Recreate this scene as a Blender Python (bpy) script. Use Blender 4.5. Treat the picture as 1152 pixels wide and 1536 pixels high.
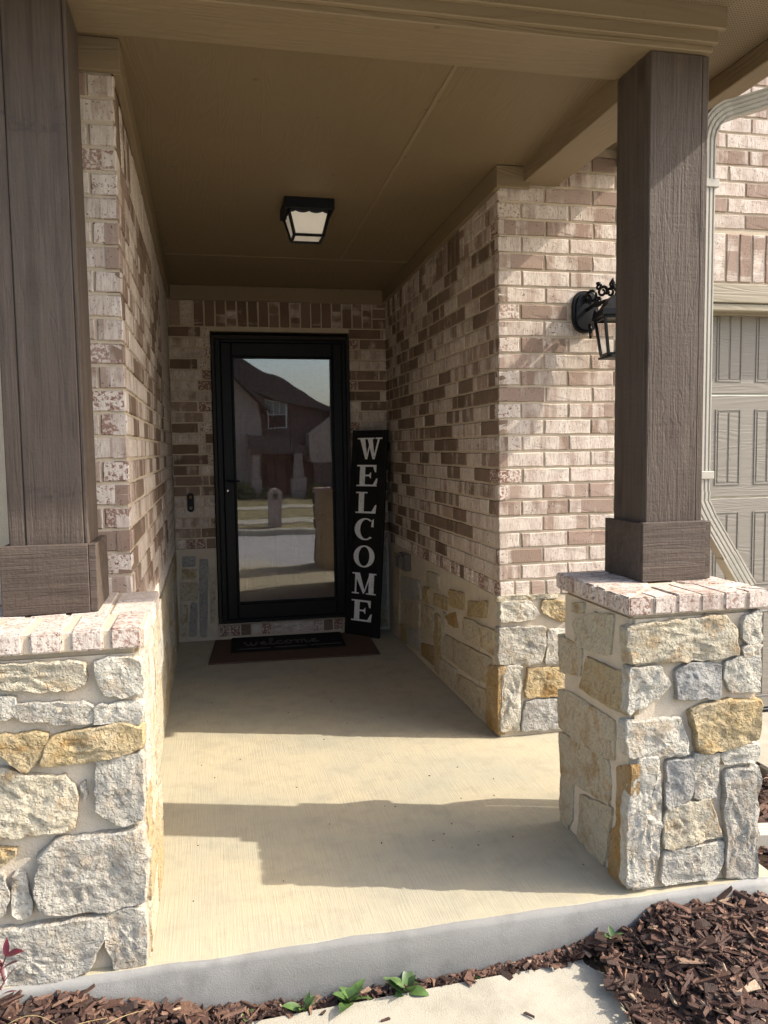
import bpy, bmesh, math, random
from mathutils import Vector, Matrix, noise
rnd = random.Random(7)
S = bpy.context.scene
C = S.collection
for o in list(bpy.data.objects):
    bpy.data.objects.remove(o)

# ------------------------------------------------------------------ camera
YAW, PITCH, ROLL = 0.212927, -0.078548, -0.014391
cy_, sy_ = math.cos(YAW), math.sin(YAW)
cp_, sp_ = math.cos(PITCH), math.sin(PITCH)
fwd = Vector((sy_*cp_, cy_*cp_, sp_))
rgt = Vector((cy_, -sy_, 0))
upv = rgt.cross(fwd)
cr, sr = math.cos(ROLL), math.sin(ROLL)
R_ = cr*rgt + sr*upv
U_ = -sr*rgt + cr*upv
cam_d = bpy.data.cameras.new('camera')
cam = bpy.data.objects.new('camera', cam_d)
C.objects.link(cam)
cam.matrix_world = Matrix(((R_.x, U_.x, -fwd.x, 0.2389), (R_.y, U_.y, -fwd.y, -5.9400), (R_.z, U_.z, -fwd.z, 1.3956), (0, 0, 0, 1)))
cam_d.sensor_width = 36
cam_d.lens = 1196.4/1536*36
cam_d.shift_x = 2.3/1536
cam_d.shift_y = -1.3/1536
cam_d.clip_start = 0.05
cam_d.clip_end = 500
S.camera = cam

# ------------------------------------------------------------------ light
sun_dir = Vector((-1.06, 0.325, -0.90)).normalized()      # the way the light travels
sd = bpy.data.lights.new('sun', 'SUN')
sd.energy = 2.35
sd.angle = math.radians(0.5)
sd.color = (1.0, 0.93, 0.82)
sun = bpy.data.objects.new('sun', sd)
C.objects.link(sun)
sun.rotation_euler = sun_dir.to_track_quat('-Z', 'Y').to_euler()
sun.location = (6, -8, 9)
W = bpy.data.worlds.new('World')
S.world = W
W.use_nodes = True
wn = W.node_tree.nodes
wl = W.node_tree.links
bg = wn['Background']
sky = wn.new('ShaderNodeTexSky')
sky.sky_type = 'NISHITA'
sky.sun_disc = False
to_sun = -sun_dir
sky.sun_elevation = math.asin(to_sun.z)
sky.sun_rotation = math.atan2(to_sun.x, to_sun.y)
sky.air_density = 1.0
sky.dust_density = 3.0
wl.new(sky.outputs[0], bg.inputs[0])
bg.inputs[1].default_value = 0.15
vs = S.view_settings
vs.view_transform = 'Standard'
vs.look = 'None'
vs.exposure = 1.52
vs.gamma = 1
vs.use_curve_mapping = False
S.render.engine = 'CYCLES'
S.cycles.max_bounces = 8
S.cycles.diffuse_bounces = 5

# ------------------------------------------------------------------ node helpers
class NT:
    def __init__(s, name):
        s.m = bpy.data.materials.new(name)
        s.m.use_nodes = True
        s.t = s.m.node_tree
        s.b = s.t.nodes['Principled BSDF']
        s.out = s.t.nodes['Material Output']
        s.oc = None
    def n(s, typ, **k):
        x = s.t.nodes.new('ShaderNode'+typ)
        for a, v in k.items():
            setattr(x, a, v)
        return x
    def put(s, sock, v):
        if isinstance(v, bpy.types.NodeSocket):
            s.t.links.new(v, sock)
        elif v is not None:
            if hasattr(sock, 'default_value'):
                try:
                    sock.default_value = v
                except Exception:
                    sock.default_value = (*v, 1)
    def obj(s):
        if not s.oc:
            s.oc = s.n('TexCoord')
            s.info = s.n('ObjectInfo')
        return s.oc.outputs['Object']
    def rand(s):
        s.obj()
        return s.info.outputs['Random']
    def coord(s, scale=(1, 1, 1), seed=True, src=None):
        v = src or s.obj()
        m = s.n('VectorMath', operation='MULTIPLY')
        s.put(m.inputs[0], v)
        m.inputs[1].default_value = scale
        if not seed:
            return m.outputs[0]
        a = s.n('VectorMath', operation='MULTIPLY_ADD')
        c = s.n('CombineXYZ')
        r = s.rand()
        for i in range(3):
            s.put(c.inputs[i], r)
        s.put(a.inputs[0], c.outputs[0])
        a.inputs[1].default_value = (37.3, 91.7, 53.1)
        s.put(a.inputs[2], m.outputs[0])
        return a.outputs[0]
    def noise(s, vec, scale=1, detail=3, rough=.55, dist=0):
        x = s.n('TexNoise')
        s.put(x.inputs['Vector'], vec)
        x.inputs['Scale'].default_value = scale
        x.inputs['Detail'].default_value = detail
        x.inputs['Roughness'].default_value = rough
        x.inputs['Distortion'].default_value = dist
        return x.outputs['Fac']
    def voro(s, vec, scale=1, feature='F1'):
        x = s.n('TexVoronoi', feature=feature)
        s.put(x.inputs['Vector'], vec)
        x.inputs['Scale'].default_value = scale
        return x.outputs['Distance']
    def ramp(s, f, stops):
        x = s.n('ValToRGB')
        e = x.color_ramp.elements
        while len(e) < len(stops):
            e.new(.5)
        for el, (p, c) in zip(e, stops):
            el.position = p
            el.color = (c, c, c, 1) if not hasattr(c, '__len__') else (*c, 1)
        s.put(x.inputs[0], f)
        return x.outputs[0]
    def math(s, op, a, b=None, clamp=False):
        x = s.n('Math', operation=op, use_clamp=clamp)
        s.put(x.inputs[0], a)
        if b is not None:
            s.put(x.inputs[1], b)
        return x.outputs[0]
    def mix(s, f, a, b, mode='MIX'):
        x = s.n('Mix', data_type='RGBA', blend_type=mode)
        s.put(x.inputs[0], f)
        for sock, v in ((x.inputs[6], a), (x.inputs[7], b)):
            s.put(sock, v if isinstance(v, bpy.types.NodeSocket) else (*v, 1))
        return x.outputs[2]
    def bump(s, h, strength=.5, dist=.01, prev=None):
        x = s.n('Bump')
        x.inputs['Strength'].default_value = strength
        x.inputs['Distance'].default_value = dist
        s.put(x.inputs['Height'], h)
        if prev is not None:
            s.put(x.inputs['Normal'], prev)
        return x.outputs[0]
    def fin(s, col=None, rough=.8, normal=None, metal=0, spec=.3):
        if col is not None:
            s.put(s.b.inputs['Base Color'], col if isinstance(col, bpy.types.NodeSocket) else (*col, 1))
        s.put(s.b.inputs['Roughness'], rough)
        s.b.inputs['Metallic'].default_value = metal
        s.b.inputs['Specular IOR Level'].default_value = spec
        if normal is not None:
            s.put(s.b.inputs['Normal'], normal)
        return s.m

# ------------------------------------------------------------------ materials
def mat_brick():
    k = NT('brick')
    k.obj()
    at = k.n('Attribute', attribute_name='has')
    ac = k.n('Attribute', attribute_name='bc')
    oc = k.mix(at.outputs['Fac'], k.info.outputs['Color'], ac.outputs['Color'])
    sep = k.n('SeparateColor')
    k.put(sep.inputs[0], oc)
    tone, white, spk = sep.outputs[0], sep.outputs[1], sep.outputs[2]
    base = k.ramp(tone, [(0, (.120, .083, .056)), (.35, (.180, .130, .092)), (.7, (.275, .203, .158)), (1, (.375, .285, .232))])
    big = k.noise(k.coord((5, 5, 3)), 1, 3)
    base = k.mix(k.ramp(big, [(.35, 0), (.7, .5)]), base, (.29, .19, .148), 'MIX')
    # whitewash in vertical bands along the brick
    bandn = k.noise(k.coord((22, 22, 1.6)), 1, 2, .5, .3)
    cell = k.n('TexWhiteNoise', noise_dimensions='1D')
    sx = k.n('SeparateXYZ')
    k.put(sx.inputs[0], k.obj())
    stepv = k.math('FLOOR', k.math('ADD', k.math('MULTIPLY', sx.outputs[0], 17), k.math('MULTIPLY', k.rand(), 400)))
    k.put(cell.inputs['W'], stepv)
    mixn = k.math('ADD', k.math('MULTIPLY', bandn, .75), k.math('MULTIPLY', cell.outputs['Value'], .36))
    blot = k.noise(k.coord((14, 14, 14)), 1, 4, .65)
    mixn = k.math('ADD', mixn, k.math('MULTIPLY', k.math('SUBTRACT', blot, .5), .55))
    thr = k.math('ADD', mixn, k.math('MULTIPLY', k.math('SUBTRACT', white, .5), .75))
    wm = k.ramp(thr, [(.42, 0), (.56, .62), (.78, 1)])
    fine = k.noise(k.coord((160, 160, 30)), 1, 3, .6)
    wm = k.math('MULTIPLY', wm, k.ramp(fine, [(.3, .35), (.55, .95)]))
    specn = k.noise(k.coord((85, 85, 85)), 1, 3, .6)
    wspk = k.ramp(k.math('ADD', specn, k.math('MULTIPLY', k.math('SUBTRACT', white, .5), .25)), [(.43, 0), (.53, 1)])
    wm = k.mix(spk, wm, wspk)
    base = k.mix(k.math('MULTIPLY', spk, .75), base, (.245, .125, .095))
    wcol = k.ramp(k.noise(k.coord((30, 30, 8)), 1, 2), [(.3, (.53, .445, .375)), (.7, (.66, .585, .51))])
    col = k.mix(wm, base, wcol)
    pit = k.ramp(k.noise(k.coord((130, 130, 130)), 1, 2, .5), [(.29, 1), (.37, 0)])
    col = k.mix(k.math('MULTIPLY', pit, .75), col, (.07, .045, .04))
    h = k.math('ADD', k.math('MULTIPLY', fine, .5), k.math('MULTIPLY', specn, k.math('ADD', spk, .35)))
    h = k.math('SUBTRACT', h, k.math('MULTIPLY', pit, 1.0))
    nb = k.bump(h, .6, .004)
    return k.fin(col, .9, nb, spec=.15)

def mat_mortar(name, c1, c2, sc=1.0, bstr=.6):
    k = NT(name)
    v = k.coord((1, 1, 1), seed=False)
    big = k.noise(v, 2.3, 4)
    mid = k.noise(v, 18, 4, .6)
    f = k.noise(v, 180, 3, .6)
    col = k.mix(k.ramp(big, [(.35, 0), (.65, 1)]), c1, c2)
    col = k.mix(k.ramp(mid, [(.3, .35), (.6, 0)]), col, tuple(x*.72 for x in c1))
    nb = k.bump(mid, bstr*.5, .012*sc)
    nb = k.bump(f, bstr, .003, nb)
    return k.fin(col, .95, nb, spec=.1)

def mat_stone():
    k = NT('limestone')
    k.obj()
    tint = k.info.outputs['Color']
    v = k.coord((1, 1, 1))
    big = k.noise(v, 7, 4, .6, .4)
    col = k.mix(k.ramp(big, [(.35, 0), (.62, .55)]), tint, k.mix(.55, tint, (.50, .47, .41)))
    rust = k.noise(v, 11, 4, .65, .6)
    sep = k.n('SeparateColor')
    k.put(sep.inputs[0], tint)
    yel = k.math('MULTIPLY', k.math('SUBTRACT', sep.outputs[0], sep.outputs[2]), 4.5, clamp=True)
    rm = k.math('MULTIPLY', k.ramp(rust, [(.52, 0), (.66, 1)]), yel)
    col = k.mix(k.math('MULTIPLY', rm, .7), col, (.36, .20, .06))
    bl = k.math('MULTIPLY', k.ramp(k.noise(v, 6, 3, .6), [(.60, 0), (.68, .5)]), k.math('SUBTRACT', 1.0, yel, clamp=True))
    col = k.mix(bl, col, (.26, .275, .295))
    f = k.noise(v, 120, 4, .65)
    m = k.noise(v, 48, 4, .60)
    col = k.mix(k.ramp(m, [(.30, .45), (.52, 0)]), col, k.mix(.55, tint, (.14, .12, .10)))
    col = k.mix(k.ramp(f, [(.28, .5), (.5, 0)]), col, k.mix(.5, tint, (.12, .10, .08)))
    nb = k.bump(m, 1.0, .022)
    nb = k.bump(f, .9, .008, nb)
    return k.fin(col, .92, nb, spec=.15)

def mat_wood(name, axis):
    k = NT(name)
    s = {0: (2.2, 38, 38), 2: (38, 38, 2.2)}[axis]
    g = k.noise(k.coord(s), 1, 4, .6, .6)
    s2 = {0: (5, 170, 170), 2: (170, 170, 5)}[axis]
    f = k.noise(k.coord(s2), 1, 3, .65)
    s3 = {0: (1.2, 9, 9), 2: (9, 9, 1.2)}[axis]
    ringn = k.noise(k.coord(s3), 1, 2, .5, 1.6)
    ring = k.math('SINE', k.math('MULTIPLY', ringn, 34))
    sm = {0: (60, 4, 4), 2: (4, 4, 60)}[axis]
    saw = k.noise(k.coord(sm), 1, 2, .5)
    knot = k.voro(k.coord({0: (2.6, 7, 7), 2: (7, 7, 2.6)}[axis]), 1)
    col = k.mix(k.ramp(g, [(.3, 0), (.7, 1)]), (.058, .041, .030), (.108, .081, .062))
    col = k.mix(k.ramp(f, [(.3, .6), (.55, 0)]), col, (.05, .036, .029))
    col = k.mix(k.ramp(ring, [(.75, 0), (1, .25)]), col, (.06, .043, .035))
    col = k.mix(k.ramp(knot, [(.10, .8), (.24, 0)]), col, (.045, .028, .022))
    blot = k.noise(k.coord((3, 3, 3)), 1, 3)
    col = k.mix(k.ramp(blot, [(.4, 0), (.7, .35)]), col, (.115, .09, .073))
    h = k.math('ADD', k.math('MULTIPLY', f, .8), k.math('ADD', k.math('MULTIPLY', g, .5), k.math('MULTIPLY', k.ramp(ring, [(.7, 0), (1, 1)]), -.22)))
    bandn = k.noise(k.coord({0: (9, .8, .8), 2: (.8, .8, 9)}[axis]), 1, 3, .7)
    bm_ = k.math('MULTIPLY', k.ramp(bandn, [(.60, 0), (.66, 1)]), k.ramp(k.noise(k.coord((70, 70, 70)), 1, 2), [(.4, 0), (.6, 1)]))
    col = k.mix(k.math('MULTIPLY', bm_, .55), col, (.05, .036, .03))
    h = k.math('ADD', h, k.math('MULTIPLY', saw, .45))
    h = k.math('ADD', h, k.math('MULTIPLY', k.noise(k.coord((95, 95, 95)), 1, 3, .6), .6))
    nb = k.bump(h, .6, .005)
    return k.fin(col, .72, nb, spec=.3)

def mat_trim(name, axis, c=(.238, .177, .104)):
    k = NT(name)
    s = [55, 55, 55]
    s[axis] = 1.6
    g = k.noise(k.coord(tuple(s)), 1, 3, .55, 1.2)
    w = k.math('SINE', k.math('MULTIPLY', k.noise(k.coord(tuple(x*.12 if i != axis else .7 for i, x in enumerate(s))), 1, 2, .5, .9), 95))
    h = k.math('ADD', g, k.math('MULTIPLY', w, .35))
    nb = k.bump(h, .35, .003)
    col = k.mix(k.ramp(k.noise(k.coord((2, 2, 2)), 1, 3), [(.3, 0), (.7, .45)]), c, tuple(x*.82 for x in c))
    sp_ = k.math('MULTIPLY', k.ramp(k.voro(k.coord((7, 7, 7)), 1), [(.05, 1), (.09, 0)]), .5)
    col = k.mix(sp_, col, tuple(x*.35 for x in c))
    return k.fin(col, .52, nb, spec=.4)

def mat_concrete(name, c1, c2, broom=None, bs=.4, dark=.5):
    k = NT(name)
    v = k.coord((1, 1, 1), seed=False)
    big = k.noise(v, 1.7, 5, .6)
    mid = k.noise(v, 9, 4, .65)
    f = k.noise(v, 240, 2, .6)
    col = k.mix(k.ramp(big, [(.32, 0), (.66, 1)]), c1, c2)
    col = k.mix(k.ramp(mid, [(.28, dark), (.52, 0)]), col, tuple(x*.80 for x in c1))
    spots = k.voro(v, 13)
    sm = k.math('MULTIPLY', k.ramp(spots, [(.025, 1), (.06, 0)]), k.ramp(k.noise(v, 3.1, 2), [(.5, 0), (.6, .55)]))
    col = k.mix(sm, col, (.10, .085, .07))
    h = f
    if broom is not None:
        s = [5, 5, 5]
        s[broom] = 190
        bl = k.noise(k.coord(tuple(s), seed=False), 1, 3, .6)
        h = k.math('ADD', k.math('MULTIPLY', bl, 1.3), k.math('MULTIPLY', f, .6))
        col = k.mix(k.ramp(bl, [(.3, .22), (.55, 0)]), col, tuple(x*.7 for x in c1))
    nb = k.bump(h, bs, .004)
    nb = k.bump(mid, bs*.4, .008, nb)
    return k.fin(col, .88, nb, spec=.2)

def mat_plain(name, c, rough=.5, metal=0, spec=.4, var=.12, bump=0, scale=40):
    k = NT(name)
    n = k.noise(k.coord((1, 1, 1)), scale, 3)
    col = k.mix(k.ramp(n, [(.3, 0), (.7, 1)]), tuple(x*(1-var) for x in c), tuple(min(1, x*(1+var)) for x in c))
    nb = k.bump(n, bump, .003) if bump else None
    return k.fin(col, rough, nb, metal, spec)

M = {}
M['brick'] = mat_brick()
M['brick_mortar'] = mat_mortar('brick_mortar', (.50, .415, .30), (.56, .47, .36), .3, .5)
M['stone_mortar'] = mat_mortar('stone_mortar', (.50, .425, .325), (.56, .485, .38), 1, .7)
M['stone'] = mat_stone()
M['wood_up'] = mat_wood('cedar_upright', 2)
M['wood_x'] = mat_wood('cedar_level', 0)
M['trim_x'] = mat_trim('painted_trim_x', 0)
M['trim_y'] = mat_trim('painted_trim_y', 1)
M['ceiling'] = mat_trim('trim_paint_shaded', 1, (.195, .142, .078))  # beam paint darkened, the ceiling's shade put into the colour
M['floor'] = mat_concrete('broomed_concrete', (.365, .338, .256), (.452, .390, .266), broom=0, bs=.35, dark=.55)
M['slab_side'] = mat_concrete('slab_side_concrete', (.20, .196, .183), (.275, .268, .25), bs=.30, dark=.7)
M['walk'] = mat_concrete('walk_concrete', (.33, .303, .238), (.395, .362, .292), bs=.45, dark=.6)
M['street'] = mat_concrete('street_concrete', (.30, .29, .27), (.36, .35, .33))
M['black'] = mat_plain('black_paint', (.008, .0085, .010), .42, spec=.2, var=.2)
M['black_board'] = mat_plain('black_board', (.010, .0095, .009), .6, spec=.25, var=.3, bump=.2)
M['bronze'] = mat_plain('dark_frame_paint', (.020, .017, .014), .5, spec=.25)
M['door_brown'] = mat_plain('entry_door_paint', (.20, .085, .066), .45, spec=.4)
M['cream_metal'] = mat_plain('cream_metal', (.40, .37, .31), .38, spec=.5, var=.05)
M['garage'] = mat_trim('garage_paint', 0, (.232, .208, .172))
M['garage_trim'] = mat_trim('garage_trim_paint', 0, (.30, .255, .18))
M['mat_brown'] = mat_plain('coir_mat', (.115, .074, .053), .95, spec=.05, var=.35, bump=.9, scale=220)
M['mat_black'] = mat_plain('rubber_mat', (.016, .015, .015), .9, spec=.1, var=.4, bump=.8, scale=260)
M['mat_print'] = mat_plain('mat_print', (.105, .095, .08), .95, spec=.05, var=.4, scale=200)
M['grey_box'] = mat_plain('grey_plastic', (.10, .085, .075), .35, spec=.5)
M['silver'] = mat_plain('silver', (.7, .7, .7), .25, 1)
M['soil'] = mat_plain('soil', (.045, .030, .022), .95, spec=.05, var=.4, bump=.8, scale=60)
M['roofing'] = mat_plain('shingles', (.09, .08, .075), .9, spec=.1, var=.4, scale=30)
M['leaf'] = mat_plain('green_leaf', (.062, .112, .030), .42, spec=.4, var=.4, scale=25)
M['leaf_red'] = mat_plain('red_leaf', (.085, .012, .018), .35, spec=.5, var=.5, scale=18)
M['straw'] = mat_plain('straw', (.36, .27, .13), .8)
M['lawn'] = mat_plain('lawn', (.20, .175, .095), .95, spec=.05, var=.45, scale=3)
M['house_brick'] = mat_plain('far_brick', (.105, .082, .074), .9, spec=.1, var=.45, scale=9)
M['house_pale'] = mat_plain('far_pale_brick', (.34, .275, .235), .9, spec=.1, var=.2, scale=9)
M['far_glass_sky'] = mat_plain('far_glass_sky', (.12, .16, .17), .1, spec=.8)
M['white_trim'] = mat_plain('white_trim', (.65, .62, .56), .6)

def mat_chips():
    k = NT('mulch_chips')
    a = k.n('Attribute', attribute_name='tone')
    g = k.noise(k.coord((1, 1, 1), seed=False), 130, 3, .6, .5)
    col = k.ramp(a.outputs['Fac'], [(0, (.026, .015, .011)), (.4, (.072, .036, .025)), (.75, (.135, .070, .046)), (.9, (.20, .115, .075)), (1, (.38, .28, .19))])
    col = k.mix(k.ramp(g, [(.3, .5), (.6, 0)]), col, (.03, .018, .014))
    return k.fin(col, .72, k.bump(g, .6, .004), spec=.35)
M['chips'] = mat_chips()

def mat_sign_letter():
    k = NT('distressed_white')
    v = k.coord((1, 1, 1))
    n = k.noise(v, 85, 4, .7, .4)
    col = k.mix(k.ramp(n, [(.33, 1), (.40, 0)]), (.80, .79, .76), (.02, .02, .02))
    return k.fin(col, .8, spec=.2)
M['letter'] = mat_sign_letter()

def mat_glass():
    k = NT('storm_glass')
    v = k.coord((1.0, 1, .75), seed=False)
    nb = k.bump(k.noise(v, 3.0, 1, .35), .055, .02)
    tr = k.n('BsdfTransparent')
    tr.inputs[0].default_value = (.88, .89, .88, 1)
    gl = k.n('BsdfGlossy')
    gl.inputs['Roughness'].default_value = .012
    k.put(gl.inputs['Normal'], nb)
    fr = k.n('Fresnel')
    fr.inputs[0].default_value = 1.5
    f = k.math('ADD', k.math('MULTIPLY', fr.outputs[0], 2.0), .05, clamp=True)
    mx = k.n('MixShader')
    k.put(mx.inputs[0], f)
    k.put(mx.inputs[1], tr.outputs[0])
    k.put(mx.inputs[2], gl.outputs[0])
    k.t.links.new(mx.outputs[0], k.out.inputs[0])
    return k.m
M['glass'] = mat_glass()

def mat_clear(name, tint=(.96, .97, .96), f0=.03):
    k = NT(name)
    tr = k.n('BsdfTransparent')
    tr.inputs[0].default_value = (*tint, 1)
    gl = k.n('BsdfGlossy')
    gl.inputs['Roughness'].default_value = .02
    fr = k.n('Fresnel')
    fr.inputs[0].default_value = 1.5
    f = k.math('ADD', fr.outputs[0], f0, clamp=True)
    mx = k.n('MixShader')
    k.put(mx.inputs[0], f)
    k.put(mx.inputs[1], tr.outputs[0])
    k.put(mx.inputs[2], gl.outputs[0])
    k.t.links.new(mx.outputs[0], k.out.inputs[0])
    return k.m
M['clear'] = mat_clear('lantern_glass')

def mat_frost():
    k = NT('frosted_glass')
    n = k.noise(k.coord((1, 1, 1)), 30, 3)
    k.fin(k.mix(n, (.78, .74, .66), (.86, .83, .76)), .35, spec=.5)
    k.b.inputs['Emission Color'].default_value = (1, .86, .66, 1)
    k.b.inputs['Emission Strength'].default_value = .06
    k.b.inputs['Subsurface Weight'].default_value = .25
    k.b.inputs['Subsurface Radius'].default_value = (.05, .05, .05)
    return k.m
M['frost'] = mat_frost()

def mat_soffit():
    k = NT('perforated_soffit')
    v = k.coord((90, 90, 0), seed=False)
    fr = k.n('VectorMath', operation='FRACTION')
    k.put(fr.inputs[0], v)
    su = k.n('VectorMath', operation='SUBTRACT')
    k.put(su.inputs[0], fr.outputs[0])
    su.inputs[1].default_value = (.5, .5, 0)
    ln = k.n('VectorMath', operation='LENGTH')
    k.put(ln.inputs[0], su.outputs[0])
    hole = k.ramp(ln.outputs['Value'], [(.17, 1), (.24, 0)])
    col = k.mix(hole, (.235, .180, .112), (.03, .022, .015))
    return k.fin(col, .6, spec=.3)
M['soffit'] = mat_soffit()

# ------------------------------------------------------------------ object helpers
def link(o):
    C.objects.link(o)
    return o
def tag(o, label=None, cat=None, group=None, kind=None):
    if label: o['label'] = label
    if cat: o['category'] = cat
    if group: o['group'] = group
    if kind: o['kind'] = kind
    return o
def thing(name, loc, label, cat, group=None):
    o = bpy.data.objects.new(name, None)
    o.empty_display_size = .1
    o.location = loc
    link(o)
    return tag(o, label, cat, group)
def abs_loc(p):
    v = Vector((0, 0, 0))
    while p:
        v += p.location
        p = p.parent
    return v
def put(name, me, m, parent=None, loc=(0, 0, 0), rot=None, color=None, smooth=False):
    o = bpy.data.objects.new(name, me)
    if m is not None and not me.materials:
        for x in (m if isinstance(m, (list, tuple)) else [m]):
            me.materials.append(x)
    link(o)
    base = Vector(loc)
    if parent:
        o.parent = parent
        base = base - abs_loc(parent)
    o.location = base
    if rot is not None:
        o.rotation_euler = rot.to_euler() if hasattr(rot, 'to_euler') else rot
    if color: o.color = color
    if smooth:
        for p in me.polygons: p.use_smooth = True
    return o
def mesh(name, verts, faces):
    me = bpy.data.meshes.new(name)
    me.from_pydata([tuple(v) for v in verts], [], faces)
    me.update()
    return me
def fix(me):
    bm = bmesh.new()
    bm.from_mesh(me)
    bmesh.ops.recalc_face_normals(bm, faces=bm.faces)
    bm.to_mesh(me)
    bm.free()
    return me
def box(name, lo, hi, m, parent=None, bev=.003, seg=1):
    lo, hi = Vector(lo), Vector(hi)
    c = (lo+hi)/2
    d = hi-lo
    bm = bmesh.new()
    bmesh.ops.create_cube(bm, size=1)
    bmesh.ops.scale(bm, vec=d, verts=bm.verts)
    if bev:
        bmesh.ops.bevel(bm, geom=bm.edges[:], offset=min(bev, min(d)*.4), segments=seg, affect='EDGES')
    me = bpy.data.meshes.new(name)
    bm.to_mesh(me)
    bm.free()
    return put(name, me, m, parent, c)
class MB:
    def __init__(s):
        s.v = []
        s.f = []
    def box(s, lo, hi):
        b = len(s.v)
        x0, y0, z0 = lo
        x1, y1, z1 = hi
        s.v += [Vector(p) for p in ((x0, y0, z0), (x1, y0, z0), (x1, y1, z0), (x0, y1, z0), (x0, y0, z1), (x1, y0, z1), (x1, y1, z1), (x0, y1, z1))]
        s.f += [tuple(b+i for i in q) for q in ((0, 3, 2, 1), (4, 5, 6, 7), (0, 1, 5, 4), (1, 2, 6, 5), (2, 3, 7, 6), (3, 0, 4, 7))]
        return s
    def prism(s, poly, up):          # poly: 3D points, closed, extruded along up
        b = len(s.v)
        n = len(poly)
        s.v += [Vector(p) for p in poly]+[Vector(p)+Vector(up) for p in poly]
        s.f.append(tuple(b+i for i in range(n))[::-1])
        s.f.append(tuple(b+n+i for i in range(n)))
        for i in range(n):
            j = (i+1) % n
            s.f.append((b+i, b+j, b+n+j, b+n+i))
        return s
    def bar(s, a, b_, w, d=None):
        a, b_ = Vector(a), Vector(b_)
        t = (b_-a).normalized()
        x = t.cross(Vector((0, 0, 1)) if abs(t.z) < .95 else Vector((0, 1, 0))).normalized()
        y = t.cross(x)
        d = d or w
        b = len(s.v)
        for p in (a, b_):
            for sx, sy in ((-1, -1), (1, -1), (1, 1), (-1, 1)):
                s.v.append(p+x*sx*w/2+y*sy*d/2)
        s.f += [tuple(b+i for i in q) for q in ((0, 1, 2, 3), (7, 6, 5, 4), (0, 4, 5, 1), (1, 5, 6, 2), (2, 6, 7, 3), (3, 7, 4, 0))]
        return s
    def tube(s, pts, r, n=7, caps=True):
        pts = [Vector(p) for p in pts]
        b = len(s.v)
        for i, p in enumerate(pts):
            t = (pts[min(i+1, len(pts)-1)]-pts[max(i-1, 0)]).normalized()
            x = t.cross(Vector((0, 0, 1)) if abs(t.z) < .9 else Vector((0, 1, 0))).normalized()
            y = t.cross(x)
            rr = r[i] if hasattr(r, '__len__') else r
            for k in range(n):
                a = 2*math.pi*k/n
                s.v.append(p+x*rr*math.cos(a)+y*rr*math.sin(a))
        for i in range(len(pts)-1):
            for k in range(n):
                l = (k+1) % n
                s.f.append((b+i*n+k, b+i*n+l, b+(i+1)*n+l, b+(i+1)*n+k))
        if caps:
            s.f.append(tuple(b+k for k in range(n))[::-1])
            s.f.append(tuple(b+(len(pts)-1)*n+k for k in range(n)))
        return s
    def lathe(s, c, prof, n=16):
        b = len(s.v)
        c = Vector(c)
        for r, z in prof:
            for k in range(n):
                a = 2*math.pi*k/n
                s.v.append(c+Vector((r*math.cos(a), r*math.sin(a), z)))
        for i in range(len(prof)-1):
            for k in range(n):
                l = (k+1) % n
                s.f.append((b+i*n+k, b+i*n+l, b+(i+1)*n+l, b+(i+1)*n+k))
        s.f.append(tuple(b+k for k in range(n))[::-1])
        s.f.append(tuple(b+(len(prof)-1)*n+k for k in range(n)))
        return s
    def build(s, name, m, parent=None, smooth=False, bev=0):
        lo = Vector((min(v.x for v in s.v), min(v.y for v in s.v), min(v.z for v in s.v)))
        hi = Vector((max(v.x for v in s.v), max(v.y for v in s.v), max(v.z for v in s.v)))
        c = Vector(((lo.x+hi.x)/2, (lo.y+hi.y)/2, lo.z if parent is None else (lo.z+hi.z)/2))
        me = mesh(name, [v-c for v in s.v], s.f)
        fix(me)
        if bev:
            bm = bmesh.new()
            bm.from_mesh(me)
            bmesh.ops.bevel(bm, geom=[e for e in bm.edges if len(e.link_faces) == 2 and e.calc_face_angle() > .5], offset=bev, segments=1, affect='EDGES')
            bm.to_mesh(me)
            bm.free()
        o = put(name, me, m, parent, c, smooth=smooth)
        return o

# ------------------------------------------------------------------ levels
CO = .0762                      # one brick course
ZR = .685                       # bottom of the rowlock band over the stone
ZB = ZR+CO                      # bottom of the running bond
WX = 1.565                      # plane of the right porch wall
LX = -.02                       # plane of the left porch wall
LY = -3.2                       # near end of the left wall
FY = -2.40                      # plane of the wall facing the street
def ceil_z(y): return 2.572-.036*y

# ------------------------------------------------------------------ ground
def sheet(name, quad, z, m, label=None):
    me = mesh(name, [(x, y, z) for x, y in quad], [tuple(range(len(quad)))])
    fix(me)
    return tag(put(name, me, m), kind='structure')
g = mesh('ground', [(-150, -150, -.75), (150, -150, -.75), (150, 60, -.75), (-150, 60, -.75)], [(0, 1, 2, 3)])
tag(put('ground', g, M['lawn']), kind='structure')
# front lawn sloping from the house to the kerb
me = mesh('front_lawn', [(-30, -7.55, -.60), (30, -7.55, -.60), (30, -4.75, -.30), (-30, -4.75, -.30), (30, 3, -.26), (-30, 3, -.26)], [(0, 1, 2, 3), (3, 2, 4, 5)])
tag(put('front_lawn', me, M['lawn']), kind='structure')
tag(box('kerb', (-60, -7.85, -.80), (60, -7.55, -.58), M['walk'], bev=.02), kind='structure')
tag(box('street', (-60, -13.6, -.85), (60, -7.85, -.70), M['street'], bev=0), kind='structure')
tag(box('kerb', (-60, -13.95, -.80), (60, -13.6, -.56), M['walk'], bev=.02), kind='structure')
me = mesh('far_lawn', [(-60, -28, -.50), (60, -28, -.50), (60, -13.95, -.57), (-60, -13.95, -.57)], [(0, 1, 2, 3)])
tag(put('far_lawn', me, M['lawn']), kind='structure')
tag(box('sidewalk', (-60, -16.6, -.70), (60, -15.2, -.535), M['walk'], bev=.01), kind='structure')
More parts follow.
